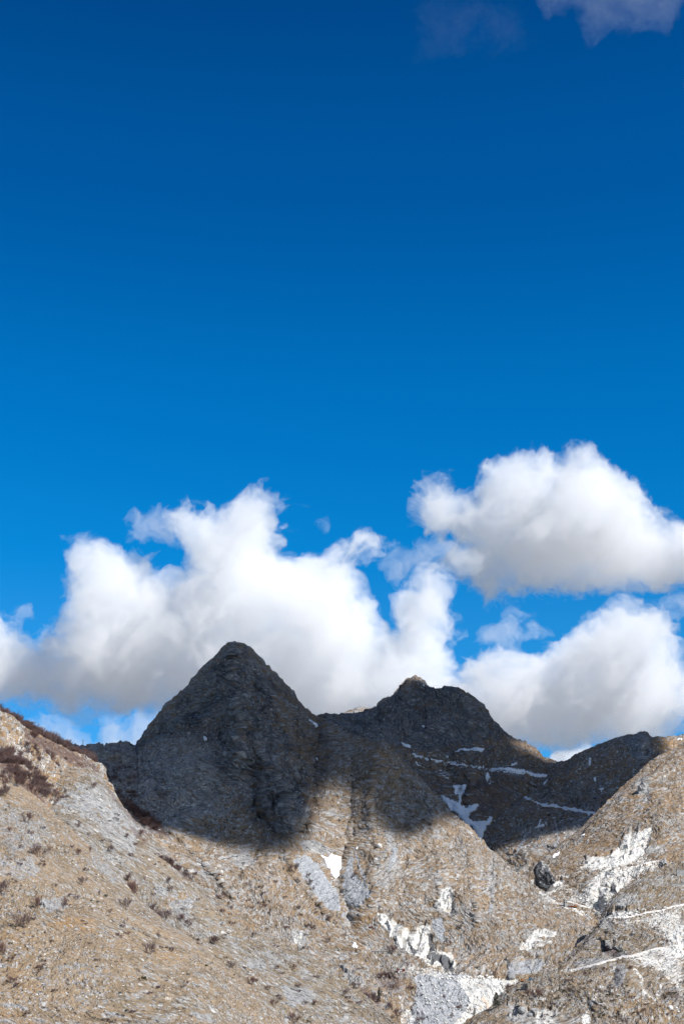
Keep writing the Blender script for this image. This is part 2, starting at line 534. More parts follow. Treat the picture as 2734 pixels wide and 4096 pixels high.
# ---- materials
def NM(name):
    m = bpy.data.materials.new(name); m.use_nodes = True
    t = m.node_tree; t.nodes.clear()
    o = t.nodes.new('ShaderNodeOutputMaterial'); b = t.nodes.new('ShaderNodeBsdfPrincipled')
    t.links.new(b.outputs[0], o.inputs['Surface'])
    b.inputs['Roughness'].default_value = 0.9
    b.inputs['Specular IOR Level'].default_value = 0.15
    return m, t, b
class G:
    """small node-graph writer"""
    def __init__(s, t): s.t = t
    def n(s, kind, **k):
        x = s.t.nodes.new(kind)
        for a, v in k.items(): setattr(x, a, v)
        return x
    def put(s, sock, v):
        if hasattr(v, 'is_output') or hasattr(v, 'links'): s.t.links.new(v, sock)
        elif isinstance(v, (tuple, list)) and len(v) == 3 and sock.type == 'RGBA': sock.default_value = (*v, 1)
        else: sock.default_value = v
    def noise(s, vec, scale, detail=5, rough=0.55, dist=0.0):
        x = s.n('ShaderNodeTexNoise'); s.put(x.inputs['Vector'], vec)
        x.inputs['Scale'].default_value = scale; x.inputs['Detail'].default_value = detail
        x.inputs['Roughness'].default_value = rough; x.inputs['Distortion'].default_value = dist
        return x.outputs['Fac']
    def vor(s, vec, scale, feature='F1', out='Distance'):
        x = s.n('ShaderNodeTexVoronoi', feature=feature); s.put(x.inputs['Vector'], vec); x.inputs['Scale'].default_value = scale
        return x.outputs[out]
    def step(s, v, a, b, lo=0.0, hi=1.0):
        x = s.n('ShaderNodeMapRange', interpolation_type='SMOOTHSTEP'); s.put(x.inputs['Value'], v)
        x.inputs['From Min'].default_value = a; x.inputs['From Max'].default_value = b
        x.inputs['To Min'].default_value = lo; x.inputs['To Max'].default_value = hi
        return x.outputs['Result']
    def m(s, op, a, b=0.0, c=None):
        x = s.n('ShaderNodeMath', operation=op); s.put(x.inputs[0], a); s.put(x.inputs[1], b)
        if c is not None: s.put(x.inputs[2], c)
        return x.outputs[0]
    def mix(s, f, a, b, mode='MIX'):
        x = s.n('ShaderNodeMix', data_type='RGBA', blend_type=mode); s.put(x.inputs['Factor'], f); s.put(x.inputs[6], a); s.put(x.inputs[7], b)
        return x.outputs[2]
    def mapv(s, vec, rot=(0, 0, 0), scale=(1, 1, 1)):
        x = s.n('ShaderNodeMapping'); s.put(x.inputs['Vector'], vec)
        x.inputs['Rotation'].default_value = rot; x.inputs['Scale'].default_value = scale
        return x.outputs[0]

def ground_mat(name, px_m, ang, grass=((.36, .27, .18), (.23, .175, .115)), rock=((.30, .30, .31), (.52, .50, .48), (.10, .105, .12)),
               rockiness=0.0, stones=0.5, stretch=0.35, dark=1.0, big=60.0, trim=0.80, chip=.30):
    """px_m: the size in metres of the smallest grain that shows. Dry grass, bedrock, loose stones, marble, scree, bare soil."""
    m, t, b = NM(name); g = G(t)
    pos = g.n('ShaderNodeNewGeometry').outputs['Position']
    uvn = g.n('ShaderNodeUVMap', uv_map='fall_line').outputs['UV']
    flow = g.mapv(uvn, scale=(1, stretch * 1.05, 1))
    u = 1.0 / px_m
    at = g.n('ShaderNodeAttribute', attribute_name='ground_kind'); sp = g.n('ShaderNodeSeparateColor'); t.links.new(at.outputs['Color'], sp.inputs[0])
    rockA, whiteA, screeA = sp.outputs
    at2 = g.n('ShaderNodeAttribute', attribute_name='ground_tint'); sp2 = g.n('ShaderNodeSeparateColor'); t.links.new(at2.outputs['Color'], sp2.inputs[0])
    snowA, vegA, warmA = sp2.outputs
    nb = g.noise(pos, 1 / big, 4, 0.6)
    nf = g.noise(flow, u / 4.2, 5, 0.72, 0.5)
    nf2 = g.noise(flow, u / 2.6, 3, 0.7, 0.2)
    nm = g.noise(pos, u / 22, 6, 0.7, 0.5)
    spk = g.noise(g.mapv(pos, rot=(0.3, ang * 0.6 + 0.35, 0.2), scale=(1, .5, .6)), u / 1.5, 2, 0.6)
    # grass
    gc = g.mix(g.step(nb, .35, .65), grass[0], grass[1])
    gc = g.mix(g.step(g.noise(flow, u / 5, 4, .7), .42, .66, 0, .7), gc, tuple(c * 1.25 for c in grass[0]))
    gc = g.mix(g.step(nf2, .5, .72, 0, .65), gc, tuple(c * .45 for c in grass[1]))
    gc = g.mix(warmA, gc, (.40, .255, .13))
    # rock
    rc = g.mix(g.step(nf2, .36, .62), rock[0], rock[1])
    rc = g.mix(g.step(g.noise(flow, u / 3.0, 4, .75, .6), .53, .68, 0, .9), rc, rock[2])
    rc = g.mix(g.step(nb, .4, .7, 0, .35), rc, (.36, .33, .28))
    rc = g.mix(at.outputs['Alpha'], rc, g.mix(g.step(nf2, .38, .62), (.085, .09, .10), (.29, .285, .28)))  # rock painted darker to deepen the shade on the peaks
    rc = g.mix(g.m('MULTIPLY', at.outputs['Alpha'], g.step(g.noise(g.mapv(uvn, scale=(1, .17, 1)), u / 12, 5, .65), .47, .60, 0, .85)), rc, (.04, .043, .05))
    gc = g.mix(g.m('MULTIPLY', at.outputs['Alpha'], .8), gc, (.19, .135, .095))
    # where rock shows through
    f = g.m('ADD', g.m('MULTIPLY', nf, .85), g.m('MULTIPLY', nm, .40))
    f = g.m('ADD', f, g.m('MULTIPLY', g.m('SUBTRACT', nf2, .5), .35))
    f = g.m('ADD', f, g.m('MULTIPLY', g.m('SUBTRACT', nb, .5), .22))
    f = g.m('ADD', f, g.m('MULTIPLY', rockA, .17))
    f = g.m('ADD', f, rockiness)
    col = g.mix(g.step(f, .585, .735), gc, rc)
    # loose pale stones and dark hollows
    cvec = g.mapv(uvn, rot=(0, 0, .25), scale=(1, .42, 1))
    dv = g.n('ShaderNodeVectorMath', operation='ADD'); t.links.new(cvec, dv.inputs[0])
    nv = g.n('ShaderNodeTexNoise'); t.links.new(uvn, nv.inputs['Vector']); nv.inputs['Scale'].default_value = u / 3; nv.inputs['Detail'].default_value = 2
    nsc = g.n('ShaderNodeVectorMath', operation='SCALE'); t.links.new(nv.outputs['Color'], nsc.inputs[0]); nsc.inputs['Scale'].default_value = px_m * 2.2; t.links.new(nsc.outputs[0], dv.inputs[1])
    hgt = None; keep = g.m('SUBTRACT', 1.0, g.m('MULTIPLY', at.outputs['Alpha'], .55))
    for sc_, lo_, dk in ((u / 1.05, .84, .12), (u / 1.9, .93, .05), (u / 4.2, .978, .010)):
        vo = g.n('ShaderNodeTexVoronoi', feature='F1', voronoi_dimensions='2D'); t.links.new(dv.outputs[0], vo.inputs['Vector']); vo.inputs['Scale'].default_value = sc_
        cs = g.n('ShaderNodeSeparateColor'); t.links.new(vo.outputs['Color'], cs.inputs[0])
        r_c = g.m('ADD', cs.outputs[0], g.m('MULTIPLY', g.m('SUBTRACT', nm, .5), .9 * stones))
        body = g.m('MULTIPLY', keep, g.step(vo.outputs['Distance'], .52, .34))
        col = g.mix(g.m('MULTIPLY', g.step(r_c, lo_, lo_ + .04), body), col, g.mix(cs.outputs[1], (.36, .345, .33), (.66, .64, .61)))
        col = g.mix(g.m('MULTIPLY', g.m('MULTIPLY', g.step(cs.outputs[0], dk, dk - .03), body), .75 * dark), col, (.06, .056, .052))
        if hgt is None: col = g.mix(g.m('MULTIPLY', keep, chip), col, g.mix(1.0, col, g.mix(cs.outputs[2], (.62, .62, .62), (1.34, 1.34, 1.34)), 'MULTIPLY'))
        hh = g.m('MULTIPLY', body, g.m('MULTIPLY', cs.outputs[0], px_m / (sc_ / u) / px_m * .35))
        hgt = hh if hgt is None else g.m('ADD', hgt, hh)
    col = g.mix(g.m('MULTIPLY', g.step(spk, .39, .30), .4 * dark), col, (.075, .07, .065))
    # woods' leaf litter
    vn = g.noise(pos, u / 6, 4, .7)
    col = g.mix(g.m('MULTIPLY', vegA, g.step(vn, .38, .58, .45, 1)), col, (.17, .115, .10))
    col = g.mix(1.0, col, (trim,) * 3, 'MULTIPLY')
    # scree
    sc = g.mix(g.step(g.noise(pos, u / 1.6, 3, .7), .35, .68), (.25, .26, .275), (.47, .48, .50))
    col = g.mix(g.step(g.m('ADD', screeA, g.m('MULTIPLY', g.m('SUBTRACT', nf, .5), 1.1)), .42, .58), col, sc)
    # marble
    st = g.noise(g.mapv(pos, rot=(0, 0.12, 0), scale=(1, 1, .12)), u / 6, 5, .6, .5)
    wc = g.mix(g.step(st, .52, .68, 0, .8), (.66, .645, .61), (.37, .36, .345))
    wc = g.mix(g.step(g.noise(pos, u / 7, 3, .6, .4), .56, .64, 0, .6), wc, (.55, .46, .35))
    wc = g.mix(g.step(g.noise(pos, u / 2.2, 4, .75), .60, .70, 0, .7), wc, (.20, .20, .21))
    wc = g.mix(g.step(g.m('ADD', at.outputs['Alpha'], g.m('MULTIPLY', g.m('SUBTRACT', st, .5), 1.0)), .4, .6, 0, .92), wc, (.075, .08, .09))  # shade of clefts painted dark into the marble
    col = g.mix(g.step(g.m('ADD', whiteA, g.m('MULTIPLY', g.m('SUBTRACT', g.noise(pos, u / 3.5, 6, .75), .5), 2.3)), .38, .66), col, wc)
    col = g.mix(g.step(g.m('ADD', snowA, g.m('MULTIPLY', g.m('SUBTRACT', nf, .5), 1.4)), .50, .56), col, (.86, .88, .9))
    t.links.new(col, b.inputs['Base Color'])
    bp = g.n('ShaderNodeBump'); bp.inputs['Strength'].default_value = 0.9; bp.inputs['Distance'].default_value = px_m * 0.9
    h = g.m('ADD', g.m('MULTIPLY', g.noise(flow, u / 4.5, 5, .75, .8), 1.6), g.m('MULTIPLY', spk, .9))
    h = g.m('ADD', h, hgt)
    t.links.new(h, bp.inputs['Height']); t.links.new(bp.outputs[0], b.inputs['Normal'])
    return m

M_snow, _t, _b = NM('old_snow'); _g = G(_t)
_b.inputs['Base Color'].default_value = (.87, .88, .9, 1)
_n = _g.noise(_g.n('ShaderNodeNewGeometry').outputs['Position'], .35, 4, .6)
_t.links.new(_g.mix(_g.step(_n, .45, .75, 0, .25), (.88, .89, .91), (.70, .70, .69)), _b.inputs['Base Color'])
M_road, _t, _b = NM('white_gravel'); _g = G(_t)
_n = _g.noise(_g.n('ShaderNodeNewGeometry').outputs['Position'], .5, 4, .6)
_t.links.new(_g.mix(_g.step(_n, .4, .65), (.74, .72, .68), (.55, .50, .45)), _b.inputs['Base Color'])

# ---- far tan hill
terrain('far_hill', [(1180, 2910), (1310, 2872), (1340, 2865), (1400, 2838), (1440, 2826), (1475, 2830), (1500, 2850), (1600, 2880), (1700, 2900)],
        [(1180, 3000), (1700, 3000)], [(1200, 2900, 4900), (1440, 2826, 5000), (1440, 2900, 4700), (1700, 2900, 4900), (1200, 3000, 4600), (1700, 3000, 4600)],
        1180, 1700, 3, 2.5, 0.2, [(120, 14, 1.5, 1), (40, 6, 1.2, 1), (16, 2.5, 1, 0)], ground_mat('far_hill_ground', 5.0, .3, rockiness=.02, dark=.5))

# ---- back mountain with the blunt summit
m5 = ground_mat('back_mountain_ground', 2.3, 0.5, trim=0.78, grass=((.31, .21, .135), (.22, .155, .10)), rock=((.20, .205, .215), (.30, .30, .31), (.09, .095, .105)), rockiness=.0, stones=.18, big=150, stretch=.5, chip=.2)
crest5 = [(1180, 2870)] + Z2((75, 370), (110, 364), (160, 366), (200, 360), (240, 362), (262, 352), (300, 340), (330, 305), (375, 290), (400, 260), (430, 220), (465, 210), (500, 225), (520, 250), (545, 257), (575, 262), (610, 250), (650, 260), (700, 290), (745, 325), (780, 380), (820, 425), (855, 455), (890, 468), (940, 490), (975, 515), (990, 540), (1040, 558)) + [(2320, 3070), (2500, 3120)]
terrain('back_mountain', crest5, [(1180, 3150), (1500, 3300), (1800, 3420), (1900, 3480), (2060, 3480), (2500, 3480)],
        [(1200, 2870, 3250), (1273, 2862, 3250), (1493, 2833, 3350), (1655, 2705, 3650), (1740, 2756, 3550), (1797, 2745, 3450), (1929, 2818, 3400), (2036, 2945, 3320), (2154, 3004, 3200), (2217, 3046, 3120),
         (1450, 2950, 3060), (1650, 2960, 3130), (1850, 2960, 3130), (2000, 3010, 3080), (2150, 3090, 2960), (1700, 3060, 2950), (1900, 3100, 2900), (2080, 3160, 2830), (1750, 3160, 2760), (1900, 3200, 2720),
         (1850, 3300, 2560), (1930, 3380, 2430), (2000, 3250, 2650), (2200, 3200, 2800), (2400, 3300, 2700), (1250, 3100, 2800), (2100, 3400, 2500)],
        1180, 2500, 3, 2.2, 0.35, [(240, 20, 1.6, 1), (90, 10, 1.5, 1), (34, 5, 1.3, 2), (15, 2.8, 1.2, 1), (8, 1.6, 1, 0)], m5, jag=3, craggy=[(Z2((300, 350), (460, 210), (760, 330), (840, 440), (700, 490), (330, 480)), 1.7)],
        ribs=[(Z2((430, 230), (410, 300), (440, 420), (520, 480)), -26, 12), (Z2((640, 270), (690, 380), (700, 470)), 40, 45), (Z2((560, 480), (620, 600), (650, 700)), -30, 30), (Z2((450, 490), (540, 590), (590, 700)), 30, 26),
              (Z2((600, 620), (650, 720), (730, 860)), -60, 28), (Z2((700, 640), (705, 730), (735, 850)), 20, 16)],
        masks=[('rock', Z2((300, 350), (460, 220), (620, 250), (760, 350), (840, 440), (700, 480), (500, 500), (330, 480), (60, 420), (60, 370)), 30, .75), ('dark_rock_shade', Z2((60, 360), (300, 340), (460, 235), (620, 245), (760, 340), (860, 450), (700, 490), (500, 510), (330, 480), (60, 420)), 30, .55), ('warm', Z2((860, 460), (1000, 530), (980, 570), (850, 560), (780, 510)), 30, .55),  # darker tone painted over the summit rock face
               ('snow', Z2((460, 530), (520, 548), (620, 565), (700, 578), (780, 590), (900, 603), (1000, 616)), (7, 6), .60), ('snow', Z2((585, 560), (640, 570), (640, 650), (600, 640), (550, 600)), 18, .40), ('snow', Z2((610, 655), (680, 648), (668, 700), (640, 715)), 10, .5),
               ('snow', Z2((755, 615), (800, 640), (770, 660)), 8, .46), ('scree', Z2((700, 640), (690, 700), (640, 730), (690, 640)), 14, .35), ('veg', Z2((560, 650), (900, 620), (880, 700), (740, 790), (690, 720)), 40, .5)])

# ---- ridge with the rocky crag at the right
m4 = ground_mat('crag_ridge_ground', 2.1, -0.35, trim=0.88, grass=((.30, .21, .14), (.21, .155, .105)), rock=((.22, .22, .23), (.34, .335, .33), (.09, .095, .105)), rockiness=-.01, stones=.2, big=150, stretch=.4)
crest4 = [(1890, 3440), (1915, 3385), (1960, 3310), (2010, 3258), (2080, 3200), (2110, 3182), (2150, 3150), (2185, 3110), (2215, 3062)] + Z2((1050, 558), (1080, 560), (1150, 515), (1220, 490), (1260, 474), (1300, 460), (1340, 447), (1372, 448), (1390, 438), (1418, 440), (1432, 458), (1460, 458), (1500, 455), (1540, 452), (1568, 445)) + [(2900, 2915)]
terrain('crag_ridge', crest4, [(1890, 3600), (2900, 3620)],
        [(1900, 3420, 2420), (1960, 3310, 2520), (2110, 3182, 2700), (2217, 3050, 2960), (2325, 3004, 2980), (2472, 2950, 2960), (2584, 2930, 2900), (2700, 2945, 2950), (2900, 2915, 3000),
         (2200, 3150, 2760), (2350, 3100, 2800), (2500, 3050, 2780), (2600, 3050, 2700), (2300, 3240, 2560), (2420, 3260, 2480), (2550, 3150, 2600), (2800, 3100, 2650), (2000, 3380, 2380), (2150, 3330, 2400), (2250, 3330, 2400),
         (2060, 3480, 2230), (2200, 3450, 2260), (2400, 3450, 2200), (2800, 3500, 2200), (1900, 3600, 2080), (2800, 3620, 2050)],
        1890, 2900, 3, 2.2, -0.3, [(220, 16, 2.2, 1), (80, 8, 2.2, 1), (30, 4, 1.8, 1), (12, 1.8, 1.2, 1), (6, .9, 1, 0)], m4, jag=2,
        ribs=[(Z2((1375, 450), (1395, 520), (1400, 600)), 42, 26), (Z2((1425, 470), (1430, 540), (1420, 620)), -40, 14), (Z2((1060, 640), (1090, 740), (1150, 790)), -22, 30), (Z2((1040, 800), (1050, 880), (1020, 950)), -14, 10), (Z2((915, 700), (980, 738), (1100, 752), (1230, 770)), -9, 9), (Z2((900, 850), (960, 830), (1100, 800), (1180, 780)), -8, 6)],
        masks=[('rock', Z2((1330, 470), (1390, 438), (1430, 460), (1440, 520), (1400, 560), (1350, 540)), 16, .9), ('warm', Z2((1430, 470), (1568, 450), (1600, 480), (1540, 520), (1450, 530)), 20, .8), ('warm', Z2((1330, 480), (1400, 560), (1400, 610), (1340, 600)), 20, .6),
               ('scree', Z2((1040, 800), (1055, 870), (1030, 940)), (5, 8), .8), ('scree', Z2((930, 850), (900, 900), (880, 940)), (10, 14), .6), ('snow', Z2((915, 700), (970, 730), (1100, 752), (1210, 772)), (7, 6), .60), ('snow', Z2((890, 860), (980, 820), (1100, 795), (1190, 775)), (5, 6), .46), ('rock', Z2((880, 830), (1200, 780), (1100, 900), (900, 960)), 30, .4)])

# ---- slope coming in from the right, with the upper marble quarry
gr = ((.40, .285, .18), (.28, .20, .125))
m2 = ground_mat('right_slope_ground', 1.35, -0.75, grass=((.34, .235, .145), (.25, .175, .11)), rockiness=-.012, stones=.42, big=110)
crest2 = [(2060, 3560), (2130, 3520), (2165, 3458), (2178, 3440), (2198, 3415)] + [(2237, 3380), (2296, 3341), (2354, 3282), (2413, 3224), (2462, 3175), (2501, 3136), (2560, 3087), (2589, 3058), (2618, 3033), (2667, 3009), (2734, 2972), (2900, 2900)]
QV = Z7((660, 370), (700, 300), (720, 285), (860, 285), (980, 210), (1040, 90), (1180, 50), (1290, 15), (1280, 80), (1220, 250), (1120, 330), (1040, 370), (900, 380))
QG = Z7((660, 370), (1040, 370), (1340, 325), (1330, 380), (1180, 450), (1000, 600), (940, 650), (830, 850), (790, 850), (740, 770), (650, 720), (520, 690), (500, 660), (640, 600), (720, 500), (800, 420), (650, 400))
terrain('right_slope', crest2, [(2060, 3620), (2250, 3650), (2390, 3725), (2500, 3735), (2900, 3735)],
        [(2100, 3540, 1830), (2198, 3415, 1960), (2354, 3282, 2090), (2501, 3136, 2200), (2618, 3033, 2280), (2734, 2972, 2350), (2900, 2900, 2420), (2300, 3480, 1850), (2450, 3350, 1940), (2600, 3200, 2060), (2800, 3200, 2080),
         (2520, 3440, 1850), (2400, 3560, 1730), (2600, 3480, 1790), (2200, 3600, 1770), (2390, 3680, 1710), (2700, 3600, 1650), (2100, 3700, 1730), (2900, 3500, 1750), (2900, 3760, 1600), (2060, 3760, 1680)],
        2060, 2900, 2, 2.0, -0.7, [(170, 7, 2, 1), (60, 4, 2, 1), (22, 2.2, 1.8, 1), (9, 1.1, 1.4, 1), (4.5, .6, 1, 1)], m2, jag=2.5,
        ribs=[(Z7((1290, 20), (1230, 200), (1215, 260)), -16, 8), (Z7((900, 420), (800, 600), (790, 830)), -22, 30), (Z7((380, 470), (430, 430), (560, 440)), -8, 9), (Z2((1400, 640), (1410, 720)), -18, 10)],
        masks=[('white', QV, 18, .92), ('dark_rock_shade', Z7((1285, 20), (1240, 180), (1215, 250)), (3, 3), 1.), ('dark_rock_shade', Z7((885, 570), (930, 575), (970, 600), (965, 635), (900, 610)), 6, .85), ('dark_rock_shade', Z7((1040, 560), (1020, 600), (1000, 610)), (4, 4), .9), ('dark_rock_shade', Z7((830, 845), (870, 760), (930, 690), (945, 710), (900, 770), (860, 840)), 6, .8), ('white', QG, 34, .66), ('white', Z7((330, 600), (345, 530), (400, 505), (480, 500), (478, 550), (440, 580), (370, 620)), 8, .9), ('white', Z7((130, 455), (215, 440), (250, 560), (300, 585), (430, 640), (400, 660), (180, 540)), 14, .7),  # dark marks in the quarry wall: shade of its clefts, painted in
               ('white', Z7((400, 440), (560, 440), (640, 400), (700, 400), (560, 480), (420, 480)), 14, .5), ('white', Z7((480, 520), (640, 580), (520, 690), (430, 650), (440, 600)), 16, .45), ('rock', Z7((1230, 180), (1400, 200), (1380, 240), (1230, 260)), 14, .9), ('white', Z7((1230, 190), (1400, 200), (1380, 240), (1230, 240)), 14, .45),
               ('white', Z7((1190, 250), (1330, 330), (1130, 370), (960, 410)), 20, .5), ('rock', Z2((1370, 640), (1420, 620), (1430, 720), (1380, 720)), 14, .8), ('scree', Z2((1360, 690), (1300, 730), (1330, 690)), 14, .5), ('warm', Z7((400, 300), (600, 200), (900, 120), (960, 220), (700, 300), (560, 430), (420, 440)), 40, .35)],
        blocks=[(QV, 30, 5), (Z7((330, 600), (345, 530), (400, 505), (480, 500), (478, 550), (440, 580), (370, 620)), 22, 6), (Z7((880, 560), (980, 570), (1060, 560), (980, 640), (900, 620)), 30, 12)])

# ---- central mountain: dark pyramid, its left rock wall and the rounded spur in front
m3 = ground_mat('central_mountain_ground', 1.3, 0.18, grass=((.345, .25, .165), (.25, .185, .125)), rockiness=.008, stones=.45, big=120, stretch=.5)
crest3 = [(60, 3010), (180, 2975), (232, 2971), (259, 2971), (304, 2985), (357, 2980), (420, 2979), (450, 2970), (482, 2964), (509, 2971), (540, 2982), (571, 2936), (607, 2887), (643, 2846), (656, 2824), (705, 2784), (750, 2744), (786, 2690), (821, 2654),
          (857, 2623), (880, 2600), (884, 2590), (911, 2570), (938, 2563), (964, 2570), (1000, 2592), (1036, 2628), (1076, 2668), (1116, 2708), (1152, 2748), (1176, 2772), (1182, 2785), (1201, 2811), (1228, 2836), (1240, 2842), (1246, 2852), (1268, 2866)] + \
         Z2((100, 385), (130, 400), (160, 413), (180, 430), (210, 452), (250, 462), (290, 476), (320, 476), (335, 470), (352, 476), (370, 500), (430, 560), (500, 640), (560, 700), (620, 770), (680, 815), (740, 880), (800, 935), (850, 985), (890, 1022)) + \
         [(2100, 3505), (2145, 3548), (2200, 3585), (2250, 3604), (2330, 3640), (2390, 3690), (2450, 3760), (2560, 3860)]
QW = Z6((10, 480), (80, 500), (150, 560), (220, 600), (300, 650), (350, 590), (430, 590), (440, 680), (460, 760), (520, 800), (600, 800), (640, 900), (600, 965), (500, 915), (420, 920), (380, 860), (310, 830), (200, 790), (160, 740), (90, 620), (30, 570))
QO = Z6((440, 460), (480, 400), (530, 300), (600, 290), (625, 400), (600, 510), (500, 470))
QA = Z6((1110, 790), (1150, 730), (1240, 640), (1300, 612), (1420, 640), (1410, 690), (1300, 680), (1260, 690), (1250, 720), (1200, 790))
SCF = [(1655, 3905), (1700, 3892), (1850, 3893), (1900, 3912), (2060, 3918), (2085, 3935), (2050, 3965), (2010, 3972), (1970, 4000), (1960, 4040), (1900, 4090), (1860, 4130), (1620, 4130), (1645, 4040), (1670, 3960)]
